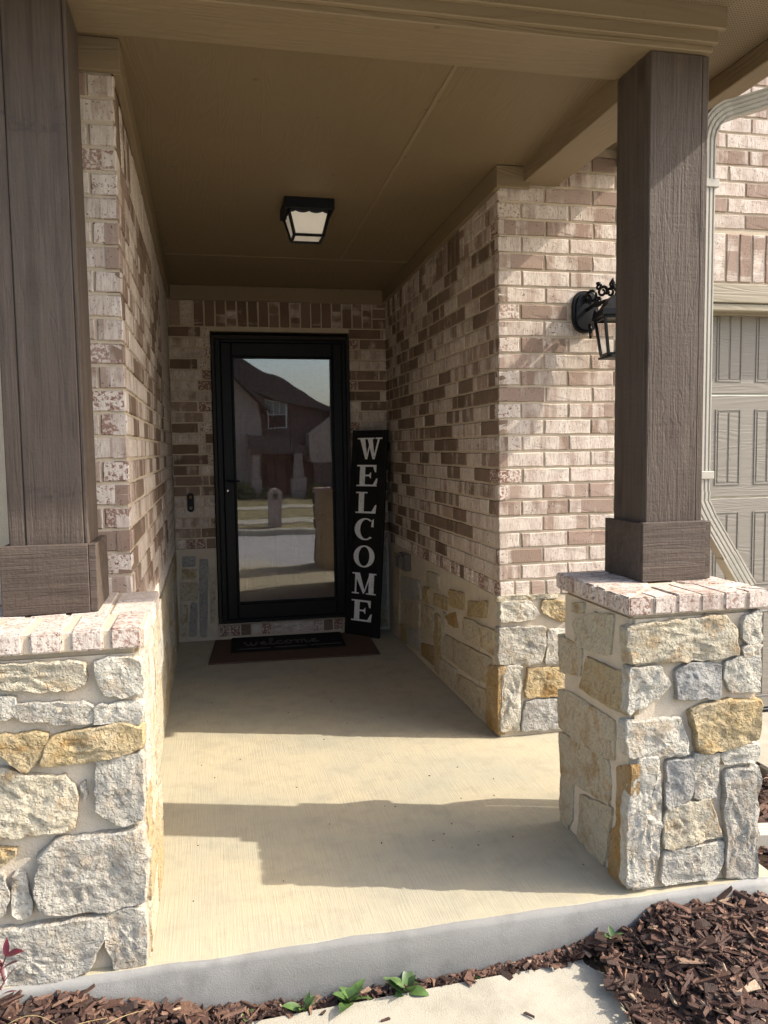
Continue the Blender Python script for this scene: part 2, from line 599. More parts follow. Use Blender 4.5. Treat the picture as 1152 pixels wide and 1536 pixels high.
tag(box('sidewalk', (-60, -21.8, -.70), (60, -20.4, -.515), M['walk'], bev=.01), kind='structure')

# porch slab: warm broomed top, grey trowelled side
def slab():
    bm = bmesh.new()
    xs = [-1.4+i*.1 for i in range(35)]
    front = []
    for x in xs:
        front.append((x, -3.800+.004*noise.noise(Vector((x*6, 0, 0)))))
    pts = front+[(2.0, .3), (-1.4, .3)]
    r = .016
    def loop(inset, z):
        vs_ = []
        for i, (x, y) in enumerate(pts):
            yy = y+inset*(1+.9*noise.noise(Vector((x*23, 7, 1)))) if i < len(front) else y
            xx = x-inset if x > 1.98 else x
            vs_.append(bm.verts.new((xx, yy, z+(.003*noise.noise(Vector((x*9, z*20, 3))) if i < len(front) else 0))))
        return vs_
    L = [loop(r, 0.0), loop(r*.6, -.0035), loop(r*.2, -.008), loop(0, -.018), loop(-.004, -.07), loop(.002, -.12), loop(0, -.42)]
    top = bm.faces.new(L[0])
    top.material_index = 0
    n = len(pts)
    for a, b in zip(L, L[1:]):
        for i in range(n):
            j = (i+1) % n
            f = bm.faces.new((a[i], a[j], b[j], b[i]))
            f.material_index = 1
            f.smooth = a is not L[0]
    bmesh.ops.recalc_face_normals(bm, faces=bm.faces)
    me = bpy.data.meshes.new('porch_slab')
    bm.to_mesh(me)
    bm.free()
    me.materials.append(M['floor'])
    me.materials.append(M['slab_side'])
    return tag(put('porch_slab', me, None), kind='structure')
slab()
# walk in front of the porch
bmw = MB().prism([(-.6, -3.93, -.30), (-.6, -7.5, -.55), (1.02, -7.5, -.55), (1.285, -4.35, -.325), (1.345, -3.83, -.30), (1.31, -3.815, -.30), (.25, -3.852, -.30)], (0, 0, .150))
o = bmw.build('walkway', M['walk'], bev=.008)
tag(o, kind='structure')
tag(box('driveway', (2.62, -7.5, -.40), (6.5, -2.2, -.045), M['walk'], bev=.01), kind='structure')

# ------------------------------------------------------------------ bricks
BL, BH, BD = .228, .0655, .045
brick_cache = {}
def brick_mesh(L, var, H=BH):
    L = round(L, 2)
    key = (L, var, H)
    if key in brick_cache:
        return brick_cache[key]
    r = random.Random(hash((L*100, var)) & 0xffff)
    nx = max(1, round(L/.06))
    out = []
    for i in range(nx): out.append((-L/2+L*i/nx, -H/2))
    out.append((L/2, -H/2)); out.append((L/2, 0))
    for i in range(nx): out.append((L/2-L*i/nx, H/2))
    out.append((-L/2, H/2)); out.append((-L/2, 0))
    out = [(a+r.uniform(-.0016, .0016), b+r.uniform(-.0016, .0016)) for a, b in out]
    n = len(out)
    v = [(a, BD, b) for a, b in out]
    v += [(a, .0035+r.uniform(0, .0015), b) for a, b in out]
    v += [(a*(1-.007/L), r.uniform(-.0012, .0008), b*(1-.007/H)) for a, b in out]
    f = []
    for k in (0, 1):
        for i in range(n):
            j = (i+1) % n
            f.append((k*n+i, k*n+j, (k+1)*n+j, (k+1)*n+i))
    f.append(tuple(2*n+i for i in range(n)))
    me = mesh('brick', v, f)
    fix(me)
    me.materials.append(M['brick'])
    brick_cache[key] = me
    return me
def brick_color(hdr=False, light=0.0):  # higher light: paler bricks, sun on that wall put into their colour
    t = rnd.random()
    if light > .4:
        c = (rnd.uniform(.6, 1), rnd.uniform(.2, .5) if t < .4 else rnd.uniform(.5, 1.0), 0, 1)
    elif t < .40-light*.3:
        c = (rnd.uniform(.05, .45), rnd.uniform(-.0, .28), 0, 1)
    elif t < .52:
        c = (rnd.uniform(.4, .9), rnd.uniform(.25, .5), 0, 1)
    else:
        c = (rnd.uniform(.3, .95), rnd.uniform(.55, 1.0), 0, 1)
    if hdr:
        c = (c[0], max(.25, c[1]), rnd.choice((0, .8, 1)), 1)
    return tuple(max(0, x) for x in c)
class Wall:
    """bricks on one plane: u along, v up, n out of the wall"""
    def __init__(s, parent, O, u, n):
        s.p, s.O, s.u, s.n = parent, Vector(O), Vector(u), Vector(n)
        s.v = Vector((0, 0, 1))
        d = -s.n
        s.rot = Matrix(((s.u.x, d.x, 0), (s.u.y, d.y, 0), (s.u.z, d.z, 1)))
        s.stuff = None
    def brick(s, a, b, L, hdr=False, upright=False, H=BH, color=None, light=0):
        """centre at (a, b) on the plane"""
        me = brick_mesh(L, rnd.randrange(5), H)
        rot = s.rot
        if upright:
            rot = s.rot @ Matrix.Rotation(math.pi/2, 3, 'Y')
        w = rnd.gauss(0, .004)
        rot = rot @ Matrix.Rotation(w if not upright else w*.5, 3, 'Y')
        P = s.O+s.u*a+s.v*b+s.n*rnd.uniform(-.001, .0016)
        col = color or brick_color(hdr, light)
        if s.stuff is not None:
            s.stuff.append((me, P, rot, col))
        else:
            put('brick', me, None, s.p, P, rot, col)
    def course(s, z, a0, a1, start, step=None, hdr0=False, hdr1=False, light=0):
        step = step or BL+.0105
        cuts = [a0]
        x = a0+start
        while x < a1-.03:
            if x > a0+.03: cuts.append(x)
            x += step
        cuts.append(a1)
        for i, (p, q) in enumerate(zip(cuts, cuts[1:])):
            j0 = .005 if i else 0.0
            j1 = .005 if i < len(cuts)-2 else 0.0
            L = q-p-j0-j1
            if L < .02: continue
            s.brick((p+j0+q-j1)/2, z+CO/2, L, hdr=(L < .12 and ((i == 0 and hdr0) or (i == len(cuts)-2 and hdr1))), light=light)
    def soldiers(s, z, a0, a1, L, hdr=False, step=.0765, light=0):
        n = max(1, round((a1-a0)/step))
        st = (a1-a0)/n
        for i in range(n):
            s.brick(a0+st*(i+.5), z+L/2, L, upright=True, H=round(st-.010, 3), hdr=hdr, light=light)
    def flush(s, name='brick_field'):
        v, f, cols = [], [], []
        for me, P, rot, col in s.stuff:
            b = len(v)
            v += [P-abs_loc(s.p)+rot @ w.co for w in me.vertices]
            for p in me.polygons:
                f.append(tuple(b+i for i in p.vertices))
                cols.append(col)
        me = mesh(name, v, f)
        at = me.attributes.new('bc', 'FLOAT_COLOR', 'FACE')
        ah = me.attributes.new('has', 'FLOAT', 'FACE')
        for i, c in enumerate(cols):
            at.data[i].color = c
            ah.data[i].value = 1.0
        me.materials.append(M['brick'])
        o = bpy.data.objects.new(name, me)
        link(o)
        o.parent = s.p
        o['kind'] = 'stuff'
        s.stuff = None

# ------------------------------------------------------------------ stones
CREAM, WHITE, GREY, OCHRE, BLUE, TAN, RUST = ((.54, .475, .345, 1), (.57, .53, .44, 1), (.45, .42, .355, 1), (.47, .355, .18, 1), (.365, .355, .33, 1), (.53, .45, .315, 1), (.38, .235, .08, 1))
def stone(parent, poly, O, u, v, n, d, tint, rough=1.0):
    """poly: (a, b) pairs on the plane O + a u + b v; a chiselled stone d proud of the mortar"""
    O, u, v, n = Vector(O), Vector(u), Vector(v), Vector(n)
    ca = sum(p[0] for p in poly)/len(poly)
    cb = sum(p[1] for p in poly)/len(poly)
    poly = [(ca+(a-ca)*(1+.007/max(.03, math.hypot(a-ca, b-cb))), cb+(b-cb)*(1+.007/max(.03, math.hypot(a-ca, b-cb)))) for a, b in poly]
    out = []
    m = len(poly)
    for i in range(m):
        p, q = poly[i], poly[(i+1) % m]
        L = math.hypot(q[0]-p[0], q[1]-p[1])
        k = max(1, min(10, round(L/.018)))
        for j in range(k):
            t = j/k
            out.append((p[0]+(q[0]-p[0])*t, p[1]+(q[1]-p[1])*t))
    # soften the corners, then chip the outline
    N = len(out)
    out = [((out[i-1][0]+6*out[i][0]+out[(i+1) % N][0])/8, (out[i-1][1]+6*out[i][1]+out[(i+1) % N][1])/8) for i in range(N)]
    sd = rnd.uniform(0, 100)
    out = [(a+.0075*rough*noise.noise(Vector((a*60, b*60, sd))), b+.0075*rough*noise.noise(Vector((a*60, b*60, sd+9)))) for a, b in out]
    rad = sum(math.hypot(a-ca, b-cb) for a, b in out)/N
    inner = max(3, min(9, round(rad/.015)))
    rings = [(1.05, -.022), (1.035, d*.35), (1.03, d*.88), (1.0, d*1.0)]
    rings += [(1-(q+1)/(inner+1), d) for q in range(inner)]
    def relief(x, y):
        r1 = noise.noise(Vector((x*13+sd, y*13, sd)))
        r2 = noise.noise(Vector((x*38, y*38+sd, sd)))
        r3 = noise.noise(Vector((x*85, y*85+sd, sd+5)))
        return .0085*r1+.0075*(.45-abs(r2)*1.6)+.0035*r3
    vs_, fs = [], []
    for ri, (sc, h) in enumerate(rings):
        for a, b in out:
            x, y = (a-ca)*sc, (b-cb)*sc
            hh = h
            if h > 0:
                hh += rough*relief(x, y)*(.35 if ri == 1 else .75 if ri == 2 else 1)
                hh = max(hh, .002 if ri > 1 else -.004)
            jx = rough*.002*noise.noise(Vector((x*70, y*70, sd+ri))) if ri > 3 else 0
            vs_.append(u*(x+jx)+v*(y-jx)+n*hh)
    vs_.append(n*(d+rough*relief(0, 0)))
    for k in range(len(rings)-1):
        for i in range(N):
            j = (i+1) % N
            fs.append((k*N+i, k*N+j, (k+1)*N+j, (k+1)*N+i))
    b = (len(rings)-1)*N
    for i in range(N):
        fs.append((b+i, b+(i+1) % N, len(vs_)-1))
    me = fix(mesh('stone', vs_, fs))
    for e_ in me.edges:
        a_, b_ = e_.vertices
        if (2*N <= a_ < 4*N and a_//N == b_//N) or (a_//N == 1 and b_//N == 1):
            e_.use_edge_sharp = True
    j = rnd.uniform(.92, 1.06)
    col = tuple(c*j for c in tint[:3])+(1,)
    return put('stone', me, M['stone'], parent, O+u*ca+v*cb, color=col, smooth=True)
#STONES_BEGIN
ST = {
 'LEFT_PIER': [
  ([(-0.38,0.854),(-0.299,0.852),(-0.232,0.849),(-0.141,0.855),(-0.102,0.848),(-0.103,0.789),(-0.141,0.781),(-0.202,0.782),(-0.268,0.795),(-0.382,0.808)], CREAM, 0.02),
  ([(-0.07,0.844),(-0.035,0.855),(0.042,0.849),(0.041,0.759),(-0.007,0.756),(-0.051,0.761),(-0.063,0.812)], WHITE, 0.02),
  ([(-0.384,0.779),(-0.273,0.766),(-0.268,0.74),(-0.278,0.719),(-0.387,0.714)], GREY, 0.02),
  ([(-0.26,0.751),(-0.102,0.741),(-0.076,0.724),(-0.08,0.687),(-0.155,0.694),(-0.242,0.707),(-0.267,0.718)], GREY, 0.02),
  ([(-0.071,0.731),(0.039,0.731),(0.038,0.676),(-0.073,0.686)], WHITE, 0.02),
  ([(-0.347,0.671),(-0.274,0.664),(-0.23,0.674),(-0.199,0.664),(-0.202,0.627),(-0.234,0.59),(-0.252,0.577),(-0.271,0.593),(-0.309,0.634)], OCHRE, 0.026),
  ([(-0.177,0.658),(-0.01,0.677),(0.037,0.663),(0.037,0.608),(-0.013,0.598),(-0.108,0.588),(-0.177,0.584),(-0.211,0.584),(-0.192,0.634)], OCHRE, 0.028),
  ([(-0.075,0.585),(0.038,0.589),(0.037,0.52),(0.033,0.417),(-0.01,0.409),(-0.048,0.423),(-0.077,0.456)], GREY, 0.026),
  ([(-0.442,0.6),(-0.292,0.577),(-0.246,0.554),(-0.165,0.545),(-0.132,0.504),(-0.137,0.463),(-0.141,0.409),(-0.167,0.406),(-0.253,0.405),(-0.32,0.406),(-0.452,0.411)], CREAM, 0.022),
  ([(-0.121,0.522),(-0.104,0.528),(-0.101,0.508),(-0.112,0.481)], WHITE, 0.016),
  ([(-0.357,0.372),(-0.287,0.366),(-0.291,0.348),(-0.324,0.329),(-0.358,0.337)], OCHRE, 0.02),
  ([(-0.395,0.303),(-0.325,0.301),(-0.312,0.236),(-0.33,0.191),(-0.4,0.201)], GREY, 0.02),
  ([(-0.295,0.297),(-0.269,0.296),(-0.255,0.212),(-0.263,0.185),(-0.292,0.186),(-0.298,0.234)], WHITE, 0.02),
  ([(-0.222,0.336),(-0.179,0.374),(0.028,0.379),(0.034,0.295),(0.03,0.189),(-0.055,0.174),(-0.187,0.183),(-0.227,0.2),(-0.24,0.258)], GREY, 0.03),
  ([(-0.456,0.134),(-0.333,0.146),(-0.082,0.155),(-0.076,0.114),(-0.129,0.011),(-0.185,-0.005),(-0.34,-0.014),(-0.463,-0.015)], GREY, 0.028),
  ([(-0.067,0.157),(-0.01,0.166),(0.029,0.152),(0.032,0.073),(0.025,-0.001),(-0.05,0.011),(-0.066,0.092)], GREY, 0.026),
 ],
 'RIGHT_PIER': [
  ([(1.469,0.843),(1.584,0.853),(1.73,0.856),(1.789,0.861),(1.826,0.815),(1.834,0.738),(1.733,0.73),(1.479,0.736)], CREAM, 0.022),
  ([(1.861,0.842),(1.917,0.869),(1.924,0.773),(1.883,0.767),(1.863,0.789)], WHITE, 0.018),
  ([(1.86,0.76),(1.923,0.761),(1.921,0.726),(1.864,0.727)], WHITE, 0.018),
  ([(1.473,0.711),(1.561,0.716),(1.603,0.66),(1.581,0.627),(1.512,0.598),(1.47,0.578)], WHITE, 0.02),
  ([(1.631,0.699),(1.675,0.714),(1.779,0.706),(1.775,0.605),(1.638,0.614)], BLUE, 0.02),
  ([(1.805,0.71),(1.858,0.724),(1.918,0.72),(1.921,0.612),(1.82,0.623),(1.8,0.663)], WHITE, 0.02),
  ([(1.681,0.566),(1.782,0.587),(1.917,0.579),(1.916,0.459),(1.811,0.442),(1.713,0.439)], OCHRE, 0.028),
  ([(1.467,0.547),(1.64,0.544),(1.663,0.471),(1.667,0.435),(1.59,0.439),(1.47,0.442)], WHITE, 0.02),
  ([(1.795,0.422),(1.851,0.435),(1.92,0.44),(1.913,0.389),(1.806,0.385)], WHITE, 0.018),
  ([(1.498,0.427),(1.565,0.424),(1.576,0.301),(1.58,0.216),(1.557,0.026),(1.468,0.032),(1.475,0.264)], WHITE, 0.018),
  ([(1.603,0.408),(1.687,0.409),(1.683,0.301),(1.657,0.274),(1.596,0.269)], BLUE, 0.022),
  ([(1.697,0.423),(1.779,0.415),(1.775,0.285),(1.699,0.287)], WHITE, 0.018),
  ([(1.602,0.256),(1.749,0.276),(1.784,0.156),(1.62,0.133),(1.594,0.143)], CREAM, 0.022),
  ([(1.601,0.121),(1.798,0.13),(1.793,0.069),(1.767,0.017),(1.603,0.017),(1.59,0.028)], WHITE, 0.02),
  ([(1.803,0.349),(1.922,0.361),(1.923,0.008),(1.814,0.017)], GREY, 0.024),
 ],
 'RIGHT_PIER_SIDE': [
  ([(-3.354,0.837),(-3.447,0.857),(-3.44,0.821),(-3.346,0.808)], CREAM, 0.007),
  ([(-3.369,0.773),(-3.509,0.828),(-3.647,0.856),(-3.625,0.724),(-3.537,0.714),(-3.399,0.7)], CREAM, 0.009),
  ([(-3.484,0.675),(-3.662,0.679),(-3.754,0.692),(-3.752,0.569),(-3.628,0.559),(-3.429,0.556)], OCHRE, 0.01),
  ([(-3.247,0.698),(-3.428,0.694),(-3.415,0.598),(-3.264,0.57)], TAN, 0.007),
  ([(-3.248,0.488),(-3.372,0.512),(-3.351,0.362),(-3.249,0.361)], TAN, 0.007),
  ([(-3.372,0.51),(-3.659,0.512),(-3.655,0.388),(-3.541,0.37),(-3.358,0.349)], TAN, 0.007),
  ([(-3.265,0.336),(-3.619,0.368),(-3.632,0.292),(-3.627,0.227),(-3.282,0.18)], TAN, 0.007),
  ([(-3.267,0.166),(-3.367,0.194),(-3.361,0.06),(-3.316,-0.011),(-3.268,0.002)], CREAM, 0.007),
  ([(-3.434,0.168),(-3.652,0.219),(-3.599,0.009),(-3.492,0.007),(-3.414,0.009)], CREAM, 0.009),
  ([(-3.686,0.366),(-3.776,0.405),(-3.758,0.219),(-3.739,0.016),(-3.637,0.004),(-3.647,0.142),(-3.689,0.187)], RUST, 0.008),
 ],
 'FRONT_WALL': [
  ([(1.56,0.691),(1.86,0.685),(1.86,0.664),(1.562,0.663)], CREAM, 0.012),
  ([(1.572,0.658),(1.711,0.658),(1.76,0.593),(1.727,0.571),(1.572,0.565)], WHITE, 0.02),
  ([(1.785,0.654),(1.894,0.648),(1.894,0.545),(1.785,0.599)], OCHRE, 0.018),
  ([(1.565,0.534),(1.794,0.524),(1.785,0.433),(1.769,0.355),(1.563,0.366)], GREY, 0.022),
  ([(1.81,0.511),(1.903,0.505),(1.895,0.346),(1.798,0.353)], WHITE, 0.018),
  ([(1.579,0.345),(1.673,0.338),(1.661,0.037),(1.566,0.042)], WHITE, 0.02),
  ([(1.711,0.327),(1.903,0.317),(1.912,0.184),(1.698,0.193)], OCHRE, 0.018),
  ([(1.702,0.169),(1.904,0.165),(1.905,0.023),(1.677,0.031)], BLUE, 0.02),
 ],
 'RIGHT_WALL': [
  ([(-2.268,0.307),(-2.414,0.346),(-2.401,0.025),(-2.253,0.014)], RUST, 0.01),
  ([(-1.958,0.581),(-2.236,0.633),(-2.212,0.547),(-1.957,0.503)], OCHRE, 0.008),
  ([(-1.541,0.418),(-1.699,0.468),(-1.757,0.398),(-1.604,0.383)], RUST, 0.008),
  ([(-1.288,0.507),(-1.576,0.529),(-1.542,0.456),(-1.285,0.436)], OCHRE, 0.008),
  ([(-1.609,0.582),(-1.863,0.608),(-1.875,0.521),(-1.638,0.494)], OCHRE, 0.008),
  ([(-1.874,0.477),(-2.394,0.514),(-2.371,0.39),(-1.872,0.37)], TAN, 0.008),
  ([(-1.538,0.302),(-2.28,0.359),(-2.255,0.221),(-1.924,0.187),(-1.534,0.176)], TAN, 0.008),
  ([(-1.399,0.131),(-1.722,0.15),(-1.719,0.037),(-1.395,0.021)], CREAM, 0.008),
  ([(-1.751,0.13),(-2.243,0.176),(-2.229,0.023),(-2.055,0.007),(-1.749,0.037)], TAN, 0.008),
  ([(-1.022,0.502),(-1.159,0.515),(-1.155,0.422),(-1.019,0.417)], OCHRE, 0.008),
  ([(-1.125,0.618),(-1.38,0.636),(-1.377,0.542),(-1.121,0.529)], CREAM, 0.008),
  ([(-0.987,0.122),(-1.258,0.167),(-1.254,0.053),(-0.984,0.046)], RUST, 0.008),
  ([(-1.301,0.379),(-1.406,0.38),(-1.396,0.041),(-1.29,0.042)], OCHRE, 0.008),
  ([(-0.403,0.126),(-0.597,0.133),(-0.591,0.028),(-0.398,0.017)], OCHRE, 0.008),
  ([(-0.643,0.143),(-0.908,0.19),(-0.923,0.063),(-0.638,0.027)], GREY, 0.008),
  ([(-0.422,0.478),(-0.922,0.523),(-0.958,0.406),(-0.463,0.326)], GREY, 0.008),
  ([(-0.511,0.312),(-0.916,0.376),(-0.909,0.212),(-0.502,0.147)], TAN, 0.008),
  ([(-0.998,0.381),(-1.266,0.402),(-1.26,0.228),(-0.989,0.166)], TAN, 0.008),
  ([(-1.459,0.42),(-1.525,0.424),(-1.518,0.191),(-1.452,0.184)], CREAM, 0.008),
  ([(-0.225,0.611),(-0.405,0.622),(-0.353,0.127),(-0.197,0.118)], TAN, 0.008),
 ],
 'BACK_WALL': [
  ([(0.031,0.629),(0.12,0.625),(0.112,0.561),(0.034,0.564)], BLUE, 0.008),
  ([(0.033,0.542),(0.127,0.538),(0.12,0.468),(0.026,0.467)], TAN, 0.008),
  ([(0.014,0.435),(0.134,0.429),(0.12,0.309),(0.01,0.315)], CREAM, 0.008),
  ([(0.15,0.591),(0.213,0.589),(0.186,0.041),(0.138,0.045),(0.143,0.352)], BLUE, 0.008),
  ([(0.077,0.279),(0.124,0.276),(0.112,0.046),(0.059,0.05)], BLUE, 0.008),
  ([(0.224,0.534),(0.259,0.532),(0.251,0.148),(0.212,0.139)], CREAM, 0.008),
  ([(0.003,0.272),(0.056,0.269),(0.043,0.051),(-0.002,0.054)], CREAM, 0.008),
 ],
}
#STONES_END

# rowlock cap brick: flat polygon (x, y) points, thickness in z
def cap_brick(parent, poly, z0, z1, col):
    cx = sum(p[0] for p in poly)/len(poly)
    cyy = sum(p[1] for p in poly)/len(poly)
    bm = bmesh.new()
    lo = [bm.verts.new((p[0]-cx+rnd.uniform(-.0015, .0015), p[1]-cyy+rnd.uniform(-.002, .002), z0-(z0+z1)/2)) for p in poly]
    hi = [bm.verts.new((p[0]-cx+rnd.uniform(-.0015, .0015), p[1]-cyy+rnd.uniform(-.002, .002), z1-(z0+z1)/2+rnd.uniform(-.002, .002))) for p in poly]
    bm.faces.new(lo[::-1])
    bm.faces.new(hi)
    for i in range(len(poly)):
        j = (i+1) % len(poly)
        bm.faces.new((lo[i], lo[j], hi[j], hi[i]))
    bmesh.ops.recalc_face_normals(bm, faces=bm.faces)
    bmesh.ops.bevel(bm, geom=bm.edges[:], offset=.005, segments=2, affect='EDGES')
    me = bpy.data.meshes.new('cap_brick')
    bm.to_mesh(me)
    bm.free()
    return put('brick', me, M['brick'], parent, (cx, cyy, (z0+z1)/2), color=col)
def cap_color():
    return (rnd.uniform(.4, .8), rnd.uniform(.45, .75), rnd.choice((.35, .5, .7)), 1)

# ------------------------------------------------------------------ walls of the house
# left porch wall
lw = thing('brick_wall', (-1.2, -1.5, 0), 'left porch side wall of whitewashed brick over a low stone base, running back to the door', 'wall')
box('mortar_core', (-2.6, LY+.006, ZR), (LX-.006, .31, 2.74), M['brick_mortar'], lw, 0)
box('stone_bedding', (-2.6, LY+.02, -.05), (LX-.004, .31, ZR-.002), M['stone_mortar'], lw, 0)
side = Wall(lw, (LX, LY, 0), (0, 1, 0), (1, 0, 0))
front = Wall(lw, (LX, LY, 0), (-1, 0, 0), (0, -1, 0))
front.u = Vector((1, 0, 0))
front.rot = Matrix(((1, 0, 0), (0, 1, 0), (0, 0, 1)))
NC = 24
far_bits = []
for i in range(NC+1):
    z = ZB+i*CO
    if i < 21:
        st = (.115, .228)[i % 2] + rnd.uniform(-.012, .012)
        x = .0
        cuts = [0.0]
        x = st
        while x < 3.17:
            cuts.append(x)
            x += .2385
        cuts.append(3.2)
        for k, (p, q) in enumerate(zip(cuts, cuts[1:])):
            L = q-p-.010
            if L < .02: continue
            if p > 2.15: far_bits.append(((p+q)/2, z+CO/2, L))
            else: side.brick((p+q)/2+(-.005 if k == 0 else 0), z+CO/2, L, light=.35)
    if z+CO < 2.62:
        cuts = ([-.12, 0] if i % 2 else [-.118, 0]) if True else None
        if i % 2:
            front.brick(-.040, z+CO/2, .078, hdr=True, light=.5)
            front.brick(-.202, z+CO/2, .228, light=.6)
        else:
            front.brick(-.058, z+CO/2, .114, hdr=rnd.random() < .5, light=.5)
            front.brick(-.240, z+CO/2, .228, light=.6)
zs = ZB+21*CO
for i in range(6):
    side.brick(.02+.0765*(i+.5), zs+.10, .2, upright=True, H=.066)
side.stuff = []
for a, b, L in far_bits: side.brick(a, b, L, light=.2)
side.soldiers(zs, .48, 3.2, .2)
side.soldiers(ZR, .05, 3.2, CO-.008, hdr=True)
side.flush()

# wall round the front door
bw = thing('brick_wall', (.78, .15, 0), 'shaded back wall of brown brick with an upright course over the front door', 'wall')
DX0, DX1, DZ0, DZ1 = .276, 1.281, .123, 2.225
box('mortar_core', (-.018, .006, ZR), (DX0-.004, .3, 2.70), M['brick_mortar'], bw, 0)
box('mortar_core', (DX1+.004, .006, ZR), (1.60, .3, 2.70), M['brick_mortar'], bw, 0)
box('mortar_core', (DX0-.004, .006, DZ1+.03), (DX1+.004, .3, 2.70), M['brick_mortar'], bw, 0)
box('stone_bedding', (-.018, .001, -.05), (DX0-.004, .3, ZR-.001), M['stone_mortar'], bw, 0)
box('stone_bedding', (DX1+.004, .001, -.05), (1.60, .3, ZR-.001), M['stone_mortar'], bw, 0)
box('mortar_core', (DX0-.003, -.014, -.05), (DX1+.003, .3, DZ0-.004), M['brick_mortar'], bw, 0)
back = Wall(bw, (0, 0, 0), (1, 0, 0), (0, -1, 0))
for i in range(20):
    z = ZB+i*CO
    back.course(z, -.015, DX0-.004, (.185, .24)[i % 2]+rnd.uniform(-.02, .015), hdr1=True)
    back.course(z, DX1+.006, WX+.005, (.07, .235)[i % 2]+rnd.uniform(-.012, .012), hdr0=True)
zt = ZB+20*CO
for i_ in range(17):
    st_ = (WX-.26)/17
    back.brick(.16+st_*(i_+.5), zt+.104, .196, upright=True, H=.065, color=(rnd.uniform(0, .5), rnd.choice((.0, .1, .2, .3, .6)), 0, 1))
back.soldiers(zt+.006, -.015, .155, .196)
back.course(zt, WX-.098, WX+.005, .3)
back.course(zt+CO, WX-.098, WX+.005, .3)
back.course(zt+2*CO, WX-.098, WX+.005, .3)
back.soldiers(ZR, -.015, DX0-.004, CO-.008, hdr=True)
back.soldiers(ZR, DX1+.004, WX+.005, CO-.008, hdr=True)
step_w = Wall(bw, (0, -.020, 0), (1, 0, 0), (0, -1, 0))
step_w.soldiers(.028, DX0, DX1, .078, hdr=True, step=.076)

# right porch wall (shaded side)
rw = thing('brick_wall', (1.9, -1.2, 0), 'shaded right porch side wall of brown and white brick over rubble stone, behind the welcome board', 'wall')
box('mortar_core', (WX+.006, FY+.302, ZR), (2.3, .0, 2.74), M['brick_mortar'], rw, 0)
box('stone_bedding', (WX+.002, FY+.302, -.05), (2.3, 0, ZR-.001), M['stone_mortar'], rw, 0)
rs = Wall(rw, (WX, 0, 0), (0, -1, 0), (-1, 0, 0))
for i in range(21):
    z = ZB+i*CO
    rs.course(z, 0, 2.40, (.12, .235)[i % 2]+rnd.uniform(-.03, .02), hdr1=True)
for i in range(21, 24):
    rs.course(ZB+i*CO, 2.06, 2.40, (.1, .235)[i % 2], hdr1=True)
rs.soldiers(ZB+21*CO, 0, 2.05, .205, step=.077)
rs.soldiers(ZR, 0, 2.40, CO-.008, hdr=True)

# wall facing the street, right of the porch and over the garage door
fw = thing('brick_wall', (3.4, -2.2, 0), 'sunlit front wall of brick, its colour paled for the sun, with the wall lantern, reaching across the garage opening', 'wall')
GX0, GZ1 = 2.52, 2.18
box('mortar_core', (WX+.006, FY+.006, ZR), (GX0-.004, FY+.30, 3.6), M['brick_mortar'], fw, 0)
box('mortar_core', (GX0-.004, FY+.006, GZ1), (6.4, FY+.30, 3.6), M['brick_mortar'], fw, 0)
box('stone_bedding', (WX+.003, FY+.004, -.05), (GX0-.004, FY+.30, ZR-.001), M['stone_mortar'], fw, .006)
fr = Wall(fw, (0, FY, 0), (1, 0, 0), (0, -1, 0))
for i in range(38):
    z = ZB+i*CO
    hi_ = z > GZ1+.26
    if z < 2.72:
        st = (.112, .2)[i % 2] if i % 2 == 0 else .112
        # quoin header, then stretchers
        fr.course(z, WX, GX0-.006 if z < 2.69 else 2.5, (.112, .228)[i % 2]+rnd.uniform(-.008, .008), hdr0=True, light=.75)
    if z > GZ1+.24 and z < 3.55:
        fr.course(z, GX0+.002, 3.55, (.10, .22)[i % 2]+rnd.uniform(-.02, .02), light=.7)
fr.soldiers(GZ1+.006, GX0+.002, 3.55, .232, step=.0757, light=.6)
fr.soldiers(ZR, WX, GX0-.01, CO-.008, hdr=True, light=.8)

#PIERS
# ------------------------------------------------------------------ stone piers
PZ0, PZ1 = .880, .936
rp = thing('stone_pier', (1.70, -3.52, 0), 'right stone pier of cream and ochre rubble with a brick rowlock cap, before the garage', 'pier', 'stone piers under the porch posts')
PXL, PXR, PYF, PYB = 1.484, 1.925, -3.757, -3.279
box('stone_bedding', (PXL, PYF, -.01), (PXR, PYB, PZ0-.004), M['stone_mortar'], rp, .012, 2)
CL, CRR, CF, CB = 1.461, 1.945, -3.780, -3.255
box('mortar_core', (CL+.006, CF+.006, PZ0-.002), (CRR-.006, CB-.006, PZ1-.004), M['brick_mortar'], rp, .003)
dep = .2
n = 6
w = (CRR-CL)/n
for i in range(n):
    a, b = CL+w*i+(.004 if i else 0), CL+w*(i+1)-(.004 if i < n-1 else 0)
    d0, d1 = min(dep, a-CL+.0), min(dep, b-CL)
    e0, e1 = min(dep, CRR-a), min(dep, CRR-b)
    d0, d1 = min(d0, e0), min(d1, e1)
    poly = [(a, CF), (b, CF), (b, CF+max(d1, .004)), (a, CF+max(d0, .004))]
    cap_brick(rp, poly, PZ0, PZ1, cap_color())
n = 7
w = (CB-CF)/n
for i in range(n):
    a, b = CF+w*i+.004, CF+w*(i+1)-.004
    d0, d1 = min(dep, a-CF-.006), min(dep, b-CF-.006)
    if d1 < .03: continue
    cap_brick(rp, [(CL, a), (CL, b), (CL+max(d1, .004), b), (CL+max(d0, .004), a)], PZ0, PZ1, cap_color())
    cap_brick(rp, [(CRR, a), (CRR, b), (CRR-max(d1, .004), b), (CRR-max(d0, .004), a)], PZ0, PZ1, cap_color())
lp = thing('stone_pier', (-.28, -3.50, 0), 'left stone pier of grey and tan rubble with a brick rowlock cap, beside the mulch', 'pier', 'stone piers under the porch posts')
LXR, LYF = .040, -3.757
